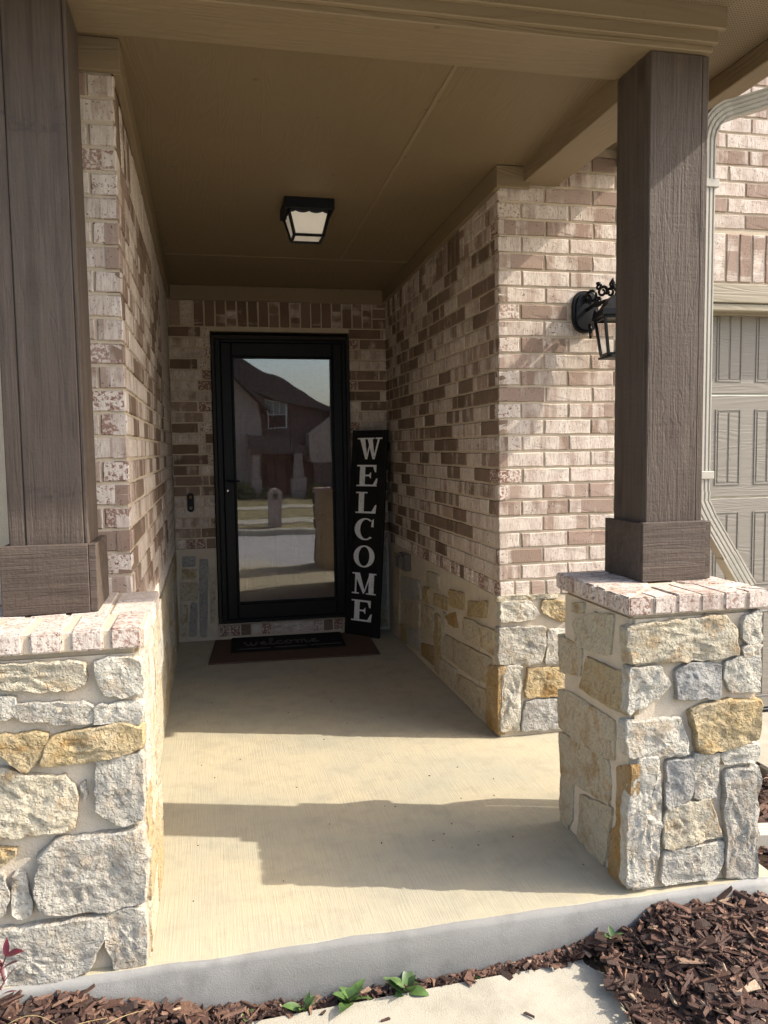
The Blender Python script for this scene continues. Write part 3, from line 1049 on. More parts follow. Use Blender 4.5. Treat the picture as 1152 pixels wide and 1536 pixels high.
box('stone_bedding', (-.62, LYF, -.06), (LXR, LY, PZ0-.004), M['stone_mortar'], lp, .014, 2)
box('mortar_core', (-.64, CF+.008, PZ0-.002), (.060, LY-.001, PZ1-.004), M['brick_mortar'], lp, .003)
x = .052
for i in range(7):
    cap_brick(lp, [(x-.080, CF), (x, CF), (x, CF+.205), (x-.080, CF+.205)], PZ0, PZ1, cap_color())
    x -= .0985
for i in range(2):
    y0 = CF+.213+i*.176
    cap_brick(lp, [(-.055, y0), (.064, y0), (.064, y0+.168), (-.055, y0+.168)], PZ0, PZ1, (.8, .95, .2, 1))
for k in range(5):
    cap_brick(lp, [(-.060-.11*(k+1)+.008, CF+.213), (-.060-.11*k, CF+.213), (-.060-.11*k, LY-.012), (-.060-.11*(k+1)+.008, LY-.012)], PZ0, PZ1, (.8, .9, .2, 1))

for poly, tint, d in ST['LEFT_PIER']: stone(lp, poly, (0, LYF, 0), (1, 0, 0), (0, 0, 1), (0, -1, 0), d, tint)
for poly, tint, d in ST['RIGHT_PIER']: stone(rp, poly, (0, PYF, 0), (1, 0, 0), (0, 0, 1), (0, -1, 0), d, tint)
for poly, tint, d in ST['RIGHT_PIER_SIDE']: stone(rp, [(-a, b) for a, b in poly], (PXL, 0, 0), (0, -1, 0), (0, 0, 1), (-1, 0, 0), d, tint, .55)
for poly, tint, d in ST['FRONT_WALL']: stone(fw, poly, (0, FY+.004, 0), (1, 0, 0), (0, 0, 1), (0, -1, 0), d, tint)
for poly, tint, d in ST['RIGHT_WALL']: stone(rw, [(-a, b) for a, b in poly], (WX+.002, 0, 0), (0, -1, 0), (0, 0, 1), (-1, 0, 0), d*1.5, tint, .8)
for poly, tint, d in ST['BACK_WALL']: stone(bw, poly, (0, .001, 0), (1, 0, 0), (0, 0, 1), (0, -1, 0), d, tint, .5)
def grid_stones(parent, O, u, n_, a0, a1, z0, z1, d, rough, tints):
    z = z0
    while z < z1-.05:
        h = min(rnd.uniform(.11, .22), z1-z)
        if z1-z-h < .06: h = z1-z
        a = a0
        while a < a1-.05:
            w_ = min(rnd.uniform(.14, .38), a1-a)
            if a1-a-w_ < .07: w_ = a1-a
            g_ = .014
            q = [(a+g_*rnd.uniform(.4, 1.3), z+g_*rnd.uniform(.4, 1.3)), (a+w_-g_*rnd.uniform(.4, 1.3), z+g_*rnd.uniform(.4, 1.3)), (a+w_-g_*rnd.uniform(.4, 1.3), z+h-g_*rnd.uniform(.4, 1.3)), (a+g_*rnd.uniform(.4, 1.3), z+h-g_*rnd.uniform(.4, 1.3))]
            stone(parent, q, O, u, (0, 0, 1), n_, d*rnd.uniform(.7, 1.2), rnd.choice(tints), rough)
            a += w_
        z += h
grid_stones(lw, (LX-.004, 0, 0), (0, 1, 0), (1, 0, 0), LY+.02, -.02, .0, ZR-.01, .012, .6, (CREAM, TAN, CREAM, OCHRE, WHITE))
grid_stones(lp, (LXR, 0, 0), (0, 1, 0), (1, 0, 0), LYF+.012, LY-.01, .0, PZ0-.02, .008, .6, (CREAM, CREAM, WHITE, OCHRE))
grid_stones(rp, (PXR, 0, 0), (0, 1, 0), (1, 0, 0), PYF+.012, PYB-.01, .0, PZ0-.02, .010, .7, (CREAM, GREY, WHITE, OCHRE))
grid_stones(fw, (0, FY+.004, 0), (1, 0, 0), (0, -1, 0), 1.93, GX0-.02, .0, ZR-.02, .018, 1, (CREAM, GREY, WHITE, OCHRE))
grid_stones(bw, (0, .001, 0), (1, 0, 0), (0, -1, 0), DX1+.015, WX-.01, .02, ZR-.02, .008, .5, (CREAM, TAN, BLUE))

# ------------------------------------------------------------------ porch roof
pr = thing('porch_roof', (0, -2, 2.57), 'tan painted porch ceiling with its beams, frieze boards and eaves', 'porch roof')
def slope_panel(name, x0, x1, y0, y1, m, th=.02, dz=0):
    mb = MB()
    mb.v = [Vector(p) for p in ((x0, y0, ceil_z(y0)+dz), (x1, y0, ceil_z(y0)+dz), (x1, y1, ceil_z(y1)+dz), (x0, y1, ceil_z(y1)+dz))]
    mb.v += [p+Vector((0, 0, th)) for p in mb.v[:4]]
    mb.f = [(0, 3, 2, 1), (4, 5, 6, 7), (0, 1, 5, 4), (1, 2, 6, 5), (2, 3, 7, 6), (3, 0, 4, 7)]
    return mb.build(name, m, pr, bev=.0015)
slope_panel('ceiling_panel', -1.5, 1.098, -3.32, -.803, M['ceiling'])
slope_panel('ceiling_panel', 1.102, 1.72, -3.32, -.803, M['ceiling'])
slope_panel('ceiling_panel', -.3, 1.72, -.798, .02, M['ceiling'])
slope_panel('joint_strip', 1.092, 1.108, -3.312, -.808, M['trim_y'], .006, -.004)
slope_panel('joint_strip', LX+.03, WX-.03, -.807, -.793, M['trim_x'], .006, -.004)
slope_panel('ceiling_backing', -1.5, 1.73, -3.32, .02, M['trim_y'], .02, .024)
# frieze boards
def frieze_y(x0, x1, y0, y1, h):
    mb = MB()
    mb.v = [Vector(p) for p in ((x0, y0, ceil_z(y0)-h-.001), (x1, y0, ceil_z(y0)-h-.001), (x1, y1, ceil_z(y1)-h-.001), (x0, y1, ceil_z(y1)-h-.001),
            (x0, y0, ceil_z(y0)-.001), (x1, y0, ceil_z(y0)-.001), (x1, y1, ceil_z(y1)-.001), (x0, y1, ceil_z(y1)-.001))]
    mb.f = [(0, 3, 2, 1), (4, 5, 6, 7), (0, 1, 5, 4), (1, 2, 6, 5), (2, 3, 7, 6), (3, 0, 4, 7)]
    return mb.build('frieze_board', M['trim_y'], pr, bev=.002)
frieze_y(LX-.002, LX+.024, LY, -.02, .100)
frieze_y(WX-.024, WX+.002, FY-.022, -.02, .098)
box('frieze_board', (LX+.025, -.024, ceil_z(0)-.105), (WX-.025, .002, ceil_z(0)-.001), M['trim_x'], pr, .002)
box('frieze_board', (-.5, LY-.024, ceil_z(LY)-.100), (LX+.024, LY-.0005, ceil_z(LY)-.001), M['trim_x'], pr, .002)
box('frieze_board', (WX-.023, FY-.046, ceil_z(FY)-.096), (1.70, FY-.023, ceil_z(FY)-.001), M['trim_x'], pr, .002)
# front beam
BZ = 2.656
box('beam_soffit_board', (-1.5, -3.545, BZ), (1.872, -3.312, BZ+.025), M['trim_x'], pr, .003)
box('beam_face_board', (-1.5, -3.568, BZ+.018), (1.878, -3.546, BZ+.11), M['trim_x'], pr, .003)
box('beam_face_board', (-1.5, -3.590, BZ+.052), (1.892, -3.569, BZ+.33), M['trim_x'], pr, .003)
box('beam_face_board', (-1.5, -3.311, BZ+.003), (1.66, -3.300, BZ+.2), M['trim_x'], pr, .001)
box('beam_end_board', (1.873, -3.567, BZ+.060), (1.889, -3.30, BZ+.33), M['trim_y'], pr, .002)
# side beam back to the wall
box('side_beam', (1.672, -3.309, 2.590), (1.850, FY-.001, 2.90), M['trim_y'], pr, .003)
# eaves
box('eave_soffit', (1.890, -4.02, 2.775), (2.175, FY-.002, 2.79), M['soffit'], pr, 0)
box('eave_soffit', (1.851, -3.298, 2.776), (1.889, FY-.002, 2.79), M['soffit'], pr, 0)
box('eave_soffit', (-1.5, -4.02, 2.775), (1.889, -3.592, 2.79), M['soffit'], pr, 0)
box('fascia', (2.150, -4.02, 2.700), (2.235, FY-.004, 2.774), M['trim_y'], pr, .003)
box('fascia', (2.176, -4.02, 2.776), (2.235, FY-.004, 2.93), M['trim_y'], pr, .003)
box('fascia', (-1.5, -4.06, 2.700), (2.235, -4.022, 2.93), M['trim_x'], pr, .003)
mb = MB()
mb.v = [Vector(p) for p in ((-3.2, -4.12, 2.93), (2.30, -4.12, 2.93), (2.30, 1.0, 5.2), (-3.2, 1.0, 5.2), (-3.2, -4.12, 2.97), (2.30, -4.12, 2.97), (2.30, 1.0, 5.24), (-3.2, 1.0, 5.24))]
mb.f = [(0, 3, 2, 1), (4, 5, 6, 7), (0, 1, 5, 4), (1, 2, 6, 5), (2, 3, 7, 6), (3, 0, 4, 7)]
mb.build('roof_deck', M['roofing'], pr)
box('attic_floor', (-2.7, -3.30, 2.80), (1.66, .4, 2.84), M['trim_y'], pr, 0)

# ------------------------------------------------------------------ posts
QF, QB = -3.527, -3.311
def post(x0, x1, label, seam_left):
    t = thing('wooden_post', ((x0+x1)/2, (QF+QB)/2, PZ1), label, 'post', 'timber posts of the porch')
    zt_ = BZ-.002
    if seam_left:
        box('front_board', (x0+.046, QF, PZ1), (x1-.012, QF+.022, zt_), M['wood_up'], t, .003)
        box('side_board', (x0, QF+.002, PZ1), (x0+.044, QB, zt_), M['wood_up'], t, .003)
        box('side_board', (x1-.0115, QF+.003, PZ1), (x1, QB, zt_), M['wood_up'], t, .003)
        box('back_board', (x0+.046, QB-.022, PZ1), (x1-.012, QB, zt_), M['wood_up'], t, .003)
    else:
        box('front_board', (x0, QF, PZ1), (x1-.027, QF+.022, zt_), M['wood_up'], t, .003)
        box('side_board', (x0, QF+.0225, PZ1), (x0+.022, QB, zt_), M['wood_up'], t, .003)
        box('side_board', (x1-.026, QF+.003, PZ1), (x1, QB, zt_), M['wood_up'], t, .003)
        box('back_board', (x0+.023, QB-.022, PZ1), (x1-.027, QB-.001, zt_), M['wood_up'], t, .003)
    # boxed foot
    e = .022
    h = PZ1+.200
    fb = box('base_board', (x0-e, QF-e, PZ1+.002), (x1+e-.022, QF-.001, h), M['wood_x'], t, .002)
    box('base_board', (x0-e, QF-.0005, PZ1+.002), (x0-.001, QB+e, h-.003), M['wood_x'], t, .002)
    box('base_board', (x1+.0005, QF-e+.004, PZ1+.002), (x1+e, QB+e, h-.002), M['wood_x'], t, .002)
    return t
post(1.661, 1.874, 'brown timber post standing on the right stone pier, beside the downspout', False)
post(-.3205, -.1075, 'brown timber post on the left stone pier, half cut by the photo edge', True)

# ------------------------------------------------------------------ doors
ed = thing('entry_door', (.78, .13, .12), 'reddish brown panelled front door seen behind the glass of the storm door', 'door')
EX0, EX1, EZ0, EZ1, EY = .34, 1.22, .16, 2.17, .125
box('door_leaf', (EX0, EY, EZ0), (EX1, EY+.04, EZ1), M['door_brown'], ed, .002)
def dpanel(x0, x1, z0, z1):
    mb = MB()
    t_ = .022
    mb.box((x0, EY-.010, z0), (x1, EY-.001, z0+t_)).box((x0, EY-.010, z1-t_), (x1, EY-.001, z1))
    mb.box((x0, EY-.010, z0+t_), (x0+t_, EY-.001, z1-t_)).box((x1-t_, EY-.010, z0+t_), (x1, EY-.001, z1-t_))
    mb.box((x0+.045, EY-.006, z0+.045), (x1-.045, EY-.001, z1-.045))
    return mb.build('door_panel', M['door_brown'], ed, bev=.003)
for x0, x1 in ((.475, .735), (.845, 1.105)):
    for z0, z1 in ((1.83, 2.05), (1.05, 1.70), (.32, .90)):
        dpanel(x0, x1, z0, z1)
mb = MB().tube([(.53+.035*math.cos(a*math.pi/8)+.1, EY-.012, 1.24+.035*math.sin(a*math.pi/8)) for a in range(17)], .006, 6)
box('interior_backing', (.2, .20, -.05), (1.5, .24, 2.4), M['black'], ed, 0)
sdoor = thing('storm_door', (.78, -.02, DZ0), 'black framed full glass storm door reflecting the street', 'door')
def ring(name, x0, x1, z0, z1, wl_, wr, wb, wt, y0, y1, m, bev=.004):
    mb = MB()
    mb.box((x0, y0, z0), (x0+wl_, y1, z1)).box((x1-wr, y0, z0), (x1, y1, z1))
    mb.box((x0+wl_, y0, z0), (x1-wr, y1, z0+wb)).box((x0+wl_, y0, z1-wt), (x1-wr, y1, z1))
    return mb.build(name, m, sdoor, bev=bev)
ring('brick_mould', DX0, DX1, DZ0, DZ1, .026, .026, .004, .030, -.030, .10, M['bronze'])
ring('door_frame', DX0+.027, DX1-.027, DZ0+.006, DZ1-.031, .038, .030, .02, .022, -.022, .06, M['black'])
ring('sash', DX0+.066, DX1-.058, DZ0+.028, DZ1-.054, .076, .070, .115, .100, -.034, .004, M['black'], .006)
ring('glazing_bead', DX0+.143, DX1-.129, DZ0+.144, DZ1-.155, .014, .014, .014, .014, -.028, -.012, M['black'], .003)
box('glass_pane', (DX0+.150, -.022, DZ0+.150), (DX1-.136, -.018, DZ1-.162), M['glass'], sdoor, 0)
box('sill_strip', (DX0-.01, -.050, DZ0-.003), (DX1+.01, -.031, DZ0+.004), M['silver'], sdoor, .001)
mb = MB()
pl = []
for k in range(24):
    a = 2*math.pi*k/24
    pl.append((.366+.017*math.cos(a), -.0345, 1.152+.075*(1 if math.sin(a) > 0 else -1)*1+.017*math.sin(a)))
mb.prism(pl, (0, -.010, 0))
hp = mb.build('handle_plate', M['black'], sdoor)
MB().tube([(.366, -.044, 1.178), (.366, -.075, 1.178), (.378, -.082, 1.176), (.44, -.082, 1.172), (.455, -.080, 1.174)], [.008, .008, .008, .006, .005], 8).build('lever', M['black'], sdoor, smooth=True)
MB().tube([(.366, -.044, 1.105), (.366, -.052, 1.105)], .007, 10).build('lock_cylinder', M['silver'], sdoor)

# ------------------------------------------------------------------ things on the porch
t = thing('doorbell', (.100, 0, .955), 'black video doorbell on the brick left of the storm door', 'doorbell')
box('body', (.078, -.028, .957), (.124, -.0005, 1.092), M['black'], t, .009, 3)
MB().tube([(.101, -.029, 1.062), (.101, -.031, 1.062)], .011, 12).build('lens', M['glass'], t)
MB().tube([(.101, -.029, .985), (.101, -.031, .985)], .012, 12).build('button', M['grey_box'], t)

t = thing('outlet_cover', (WX, -.62, .53), 'small brown weatherproof outlet cover on the right stone base behind the board', 'outlet')
box('back_box', (WX-.045, -.70, .555), (WX+.002, -.54, .672), M['grey_box'], t, .006)
box('lid', (WX-.075, -.685, .565), (WX-.046, -.555, .664), M['grey_box'], t, .012, 2)

# ceiling light
lx0, lx1, ly0, ly1 = .640, .890, -1.905, -1.655
lz = ceil_z(-1.78)-.001
t = thing('ceiling_light', ((lx0+lx1)/2, (ly0+ly1)/2, lz), 'black square ceiling lamp with frosted panes in the porch ceiling', 'lamp')
box('top_plate', (lx0, ly0, lz-.050), (lx1, ly1, lz+.005), M['black'], t, .004)
ix = .022
bx = .052
zt_, zb_ = lz-.050, lz-.165
T4 = [Vector((lx0+ix, ly0+ix, zt_)), Vector((lx1-ix, ly0+ix, zt_)), Vector((lx1-ix, ly1-ix, zt_)), Vector((lx0+ix, ly1-ix, zt_))]
B4 = [Vector((lx0+bx, ly0+bx, zb_)), Vector((lx1-bx, ly0+bx, zb_)), Vector((lx1-bx, ly1-bx, zb_)), Vector((lx0+bx, ly1-bx, zb_))]
mb = MB()
for i in range(4):
    mb.bar(T4[i], B4[i], .012)
    mb.bar(B4[i], B4[(i+1) % 4], .012)
mb.build('cage', M['black'], t)
mc = sum(T4+B4, Vector())/8
for i in range(4):
    q = [T4[i], T4[(i+1) % 4], B4[(i+1) % 4], B4[i]]
    q = [p+(mc-p)*.035 for p in q]
    me = fix(mesh('pane', [p-q[0] for p in q], [(0, 1, 2, 3)]))
    put('pane', me, M['frost'], t, q[0])
    # scalloped valance
    nrm = (T4[(i+1) % 4]-T4[i]).normalized()
    pts = []
    for k in range(25):
        s_ = k/24
        e_ = T4[i].lerp(T4[(i+1) % 4], s_)
        dn = (B4[i].lerp(B4[(i+1) % 4], s_)-e_)
        pts.append((e_, e_+dn*(.06+.07*abs(math.sin(s_*math.pi*3+math.pi/2))**.8)))
    me = mesh('valance', [p-pts[0][0] for pr_ in pts for p in pr_], [(2*k, 2*k+1, 2*k+3, 2*k+2) for k in range(24)])
    put('valance', me, M['black'], t, pts[0][0]+(T4[i]-mc)*.008)
q = [p+Vector((0, 0, .004)) for p in B4]
put('pane', fix(mesh('pane', [p-q[0] for p in q], [(0, 1, 2, 3)])), M['frost'], t, q[0])

# mats
def matslab(name, quad, z0, z1, m, label):
    o = MB().prism([(x, y, z0) for x, y in quad], (0, 0, z1-z0)).build(name, m, bev=.003)
    return tag(o, label, 'doormat')
matslab('doormat', [(.195, -.70), (1.335, -.74), (1.375, -.065), (.245, -.045)], .001, .011, M['mat_brown'], 'wide brown coir mat under the small black mat')
t = thing('welcome_mat', (.75, -.28, .011), 'narrow black rubber mat with script lettering, on top of the brown mat', 'doormat')
MB().prism([(.345, -.47, .0125), (1.14, -.487, .0125), (1.165, -.075, .0125), (.362, -.06, .0125)], (0, 0, .010)).build('mat_body', M['mat_black'], t, bev=.003)
# script lettering
glyph = {
 'w': [(0, .62), (.12, .7), (.16, .2), (.28, .0), (.42, .3), (.46, .7), (.46, .2), (.60, .0), (.76, .3), (.78, .72), (.92, .62)],
 'e': [(0, .25), (.22, .4), (.38, .6), (.26, .72), (.12, .5), (.14, .15), (.3, .0), (.52, .15)],
 'l': [(0, .15), (.18, .5), (.32, 1.25), (.2, 1.4), (.12, 1.0), (.14, .2), (.26, .0), (.42, .15)],
 'c': [(0, .15), (.1, .5), (.28, .72), (.42, .62), (.28, .72), (.12, .5), (.14, .12), (.3, .0), (.5, .15)],
 'o': [(0, .3), (.1, .6), (.28, .72), (.44, .45), (.36, .08), (.2, .0), (.08, .3), (.2, .68), (.5, .6), (.62, .62)],
 'm': [(0, .5), (.1, .7), (.14, .0), (.2, .5), (.34, .72), (.4, .5), (.4, .0), (.46, .5), (.6, .72), (.66, .5), (.68, .1), (.8, .0), (.92, .15)],
}
def smooth_path(p, n=5):
    out = []
    for i in range(len(p)-1):
        p0, p1, p2, p3 = p[max(i-1, 0)], p[i], p[i+1], p[min(i+2, len(p)-1)]
        for k in range(n):
            t_ = k/n
            out.append(tuple(.5*((2*p1[c])+(-p0[c]+p2[c])*t_+(2*p0[c]-5*p1[c]+4*p2[c]-p3[c])*t_*t_+(-p0[c]+3*p1[c]-3*p2[c]+p3[c])*t_**3) for c in (0, 1)))
    out.append(p[-1])
    return out
x = .44
for ch in 'welcome':
    g = smooth_path(glyph[ch])
    wd = max(p[0] for p in g)
    MB().tube([(x+p[0]*.115, -.335+p[1]*.125, .0228) for p in g], .0062, 5).build('script_letter', M['mat_print'], t)
    x += wd*.115+.004
for k in range(3):
    MB().tube([(.40+.25*k, -.425, .0228), (.62+.25*k, -.428, .0228)], .004, 5).build('script_line', M['mat_print'], t)

# welcome board leaning in the corner
o_bl, o_br, o_tl = Vector((1.205, -.078, .004)), Vector((1.420, -.298, .004)), Vector((1.303, -.034, 1.530))
bu = (o_br-o_bl)
bwid = bu.length
bu.normalize()
bv = (o_tl-o_bl)
bhei = bv.length
bv.normalize()
bn = bu.cross(bv).normalized()
t = thing('welcome_sign', (1.31, -.19, 0), 'tall black board reading WELCOME in white letters, leaning in the corner beside the door', 'sign')
def onboard(a, b, h): return o_bl+bu*a+bv*b+bn*h
def board_box(name, a0, a1, b0, b1, h0, h1, m, bev=.002):
    mb = MB().prism([onboard(a0, b0, h0), onboard(a1, b0, h0), onboard(a1, b1, h0), onboard(a0, b1, h0)], bn*(h1-h0))
    return mb.build(name, m, t, bev=bev)
board_box('board', .0, bwid, 0, bhei, -.012, .0, M['black_board'])
fw_ = .034
board_box('frame_rail', 0, fw_, 0, bhei, .0005, .012, M['black_board'])
board_box('frame_rail', bwid-fw_, bwid, 0, bhei, .0005, .012, M['black_board'])
board_box('frame_rail', fw_+.0005, bwid-fw_-.0005, bhei-fw_, bhei, .0005, .011, M['black_board'])
board_box('frame_rail', fw_+.0005, bwid-fw_-.0005, 0, fw_, .0005, .011, M['black_board'])
def arc(cx, cy, rx, ry, a0, a1, n):
    return [(cx+rx*math.cos(math.radians(a0+(a1-a0)*k/n)), cy+ry*math.sin(math.radians(a0+(a1-a0)*k/n))) for k in range(n+1)]
def rc(x0, y0, x1, y1): return [(x0, y0), (x1, y0), (x1, y1), (x0, y1)]
LET = {
 'E': [rc(.13, 0, .36, 1), rc(0, 0, .40, .065), rc(0, .935, .40, 1), rc(.3, .915, .84, 1), [(.70, .93), (.84, .93), (.84, .66), (.79, .66)], rc(.3, .47, .60, .545), [(.50, .51), (.62, .36), (.62, .66)], rc(.3, 0, .88, .085), [(.72, .07), (.88, .07), (.91, .37), (.86, .37)]],
 'L': [rc(.13, 0, .36, 1), rc(0, 0, .40, .065), rc(0, .935, .50, 1), rc(.3, 0, .88, .085), [(.70, .07), (.88, .07), (.91, .40), (.86, .40)]],
 'W': [[(.07, 1), (.29, 1), (.43, .0), (.34, 0)], [(.36, 0), (.425, 0), (.56, .80), (.52, .86)], [(.40, 1), (.62, 1), (.75, 0), (.66, 0)], [(.68, 0), (.745, 0), (.95, 1), (.87, 1)], rc(-.02, .94, .38, 1), rc(.36, .945, .70, 1), rc(.76, .94, 1.04, 1)],
 'M': [rc(.11, 0, .18, .97), [(.06, 1), (.31, 1), (.56, .12), (.49, 0)], [(.49, 0), (.56, .10), (.82, 1), (.75, 1)], rc(.72, 0, .94, 1), rc(-.01, 0, .30, .06), rc(.62, 0, 1.04, .06), rc(-.01, .94, .2, 1), rc(.80, .94, 1.04, 1)],
}
def band(o_, i_): return [[o_[k], o_[k+1], i_[k+1], i_[k]] for k in range(len(o_)-1)]
LET['O'] = band(arc(.46, .5, .46, .52, 0, 360, 30), arc(.46, .5, .24, .455, 0, 360, 30))
LET['C'] = band(arc(.46, .5, .46, .52, 52, 312, 22), arc(.50, .5, .26, .455, 52, 312, 22))+[[(.72, .62), (.82, .60), (.82, 1.0), (.74, .90)]]
lh = .158
zc = [1.395, 1.195, .995, .798, .595, .393, .190]
for ch, b0 in zip('WELCOME', zc):
    mb = MB()
    b0 -= lh/2
    a0 = bwid*.5-.105
    for q, poly in enumerate(LET[ch]):
        single = ch in 'OC' and len(poly) == 4
        h1 = .0012+(.0004*q if not single else 0)
        mb.prism([onboard(a0+p[0]*.205, b0+p[1]*lh, .0006) for p in poly], bn*h1)
    mb.build('letter', M['letter'], t)

# ------------------------------------------------------------------ wall lantern
t = thing('wall_lantern', (1.99, FY, 2.02), 'black scrolled wall lantern on the sunlit brick, half hidden by the right post', 'lantern')
pl = []
for k in range(32):
    a = 2*math.pi*k/32
    e = 2.6
    pl.append((1.992+.066*abs(math.cos(a))**(2/e)*(1 if math.cos(a) > 0 else -1), FY-.0015, 2.022+.098*abs(math.sin(a))**(2/e)*(1 if math.sin(a) > 0 else -1)))
mb = MB().prism(pl, (0, -.018, 0))
mb.prism([(1.992+(p[0]-1.992)*.8, FY-.0195, 2.022+(p[2]-2.022)*.86) for p in pl], (0, -.008, 0))
mb.build('back_plate', M['black'], t, bev=.002)
LXc, LYc = 2.072, FY-.175
MB().tube([(1.995, FY-.027, 2.03), (2.01, FY-.06, 2.045), (2.04, FY-.11, 2.055), (LXc, LYc, 2.062)], .009, 8).build('arm', M['black'], t, smooth=True)
def scroll(c, r, a0, turns, axis_x, dirn=1):
    pts, rr = [], []
    for k in range(19):
        f = k/18
        a = a0+dirn*f*turns*2*math.pi
        R = r*(1-.72*f)
        pts.append(Vector(c)+Vector(axis_x)*R*math.cos(a)+Vector((0, 0, 1))*R*math.sin(a))
        rr.append(.0078*(1-.35*f))
    return pts, rr
ax = Vector((.5, -.86, 0))
for c, r, a0, tu, d_ in (((2.005, FY-.055, 2.085), .034, 3.6, 1.25, -1), ((2.035, FY-.10, 2.10), .026, .3, 1.2, 1), ((2.03, FY-.075, 2.00), .026, 2.2, 1.2, 1), ((2.055, FY-.135, 2.09), .022, 3.4, 1.2, -1), ((2.045, FY-.12, 2.02), .020, 1.0, 1.2, 1), ((1.985, FY-.04, 2.075), .026, 5.2, 1.3, 1), ((2.02, FY-.08, 2.055), .022, 1.5, 1.3, -1), ((2.06, FY-.14, 2.125), .018, 4.2, 1.2, 1), ((2.02, FY-.09, 2.125), .016, 2.2, 1.2, -1)):
    p, rr = scroll(c, r, a0, tu, ax, d_)
    MB().tube(p, rr, 6).build('scroll', M['black'], t, smooth=True)
MB().tube([(1.995, FY-.05, 1.96), (2.0, FY-.055, 1.93), (1.998, FY-.05, 1.91), (2.003, FY-.05, 1.895)], [.006, .010, .005, .007], 8).build('scroll', M['black'], t, smooth=True)
MB().lathe((LXc, LYc, 2.0), [(.006, .16), (.009, .145), (.004, .13), (.011, .118), (.006, .105), (.014, .095), (.012, .085), (.02, .07), (.026, .062), (.03, .055)][::-1], 10).build('finial', M['black'], t, smooth=True)
for s_ in (-1, 1):
    MB().tube([(LXc+.01*s_, LYc-.01, 2.085), (LXc+.035*s_, LYc-.025, 2.105), (LXc+.045*s_, LYc-.03, 2.128), (LXc+.040*s_, LYc-.03, 2.14)], [.006, .008, .009, .004], 7).build('leaf_ornament', M['black'], t, smooth=True)
ang = math.radians(-12)
def lrot(x, y): return (LXc+x*math.cos(ang)-y*math.sin(ang), LYc+x*math.sin(ang)+y*math.cos(ang))
def sq(h, z): return [Vector((*lrot(sx*h, sy*h), z)) for sx, sy in ((-1, -1), (1, -1), (1, 1), (-1, 1))]
mb = MB()
prof = [(.030, 2.068), (.050, 2.050), (.066, 2.020), (.090, 2.000), (.094, 1.975), (.084, 1.968)]
lv = [sq(h, z) for h, z in prof]
b = 0
for l in lv: mb.v += l
for k in range(len(lv)-1):
    for i in range(4):
        j = (i+1) % 4
        mb.f.append((k*4+i, k*4+j, (k+1)*4+j, (k+1)*4+i))
mb.f.append((3, 2, 1, 0))
mb.f.append(tuple((len(lv)-1)*4+i for i in range(4)))
mb.build('hood', M['black'], t)
mb = MB()
Tq, Bq = sq(.080, 1.966), sq(.058, 1.805)
for i in range(4):
    mb.bar(Tq[i], Bq[i], .011)
    mb.bar(Bq[i], Bq[(i+1) % 4], .010, .012)
    mb.bar(Tq[i], Tq[(i+1) % 4], .010, .012)
mb.build('cage', M['black'], t)
for i in range(4):
    q = [Tq[i], Tq[(i+1) % 4], Bq[(i+1) % 4], Bq[i]]
    put('pane', fix(mesh('pane', [p-q[0] for p in q], [(0, 1, 2, 3)])), M['clear'], t, q[0])
mb = MB().box((LXc-.064, LYc-.064, 1.788), (LXc+.064, LYc+.064, 1.798))
mb.build('base', M['black'], t, bev=.002)
MB().lathe((LXc, LYc, 1.806), [(.016, 0), (.016, .06), (.012, .062)], 12).build('candle', M['white_trim'], t, smooth=True)
MB().lathe((LXc, LYc, 1.868), [(.010, 0), (.019, .02), (.021, .038), (.014, .058), (.004, .074)], 12).build('bulb', M['frost'], t, smooth=True)

# ------------------------------------------------------------------ downspout
def spout(name, path, m, parent, w=.060, d=.050, ridge=None, normal=Vector((0, -1, 0))):
    prof = []
    ribs = 4
    for k in range(ribs*4+1):
        f = k/(ribs*4)
        prof.append((-w/2+w*f, -d/2+(.004 if k % 4 in (2,) else 0)))
    prof += [(w/2, d/2)]
    for k in range(1, ribs*4):
        f = k/(ribs*4)
        prof.append((w/2-w*f, d/2-(.004 if k % 4 == 2 else 0)))
    prof += [(-w/2, d/2)]
    mb = MB()
    path = [Vector(p) for p in path]
    n_ = len(prof)
    for i, p in enumerate(path):
        t_ = (path[min(i+1, len(path)-1)]-path[max(i-1, 0)]).normalized()
        y = (-normal-t_*(-normal).dot(t_)).normalized()
        x_ = y.cross(t_).normalized()
        s_ = 1.0 if not ridge or i not in ridge else ridge[i]
        for a, b in prof:
            mb.v.append(p+x_*a*s_+y*b*s_)
    for i in range(len(path)-1):
        for k in range(n_):
            l = (k+1) % n_
            mb.f.append((i*n_+k, i*n_+l, (i+1)*n_+l, (i+1)*n_+k))
    return mb.build(name, m, parent)
t = thing('downspout', (1.955, -3.39, .9), 'cream metal downspout along the right post, kicking out over the pier', 'downspout')
dx, dy = 1.952, -3.385
spout('pipe', [(dx, dy, 2.452), (dx, dy, 1.20)], M['cream_metal'], t)
el = []
for k in range(9):
    a = math.radians(90*k/8*.86)
    el.append((dx+.10*(1-math.cos(a)), dy-.02*k/8, 2.45+.095*math.sin(a)))
spout('elbow', el, M['cream_metal'], t, .061, .051, {1: 1.04, 3: 1.04, 5: 1.04, 7: 1.04})
spout('pipe', [el[-1], (2.24, -3.47, 2.60), (2.34, -3.51, 2.645)], M['cream_metal'], t)
spout('elbow', [(dx, dy, 1.225), (dx, dy, 1.19), (dx+.010, dy, 1.165), (dx+.030, dy, 1.13)], M['cream_metal'], t, .062, .052, {0: 1.05, 2: 1.05})
spout('pipe', [(dx+.026, dy, 1.137), (dx+.125, dy, .985), (dx+.185, dy, .890)], M['cream_metal'], t)
spout('elbow', [(dx+.118, dy+.002, .995), (dx+.200, dy+.002, .868)], M['cream_metal'], t, .065, .054)
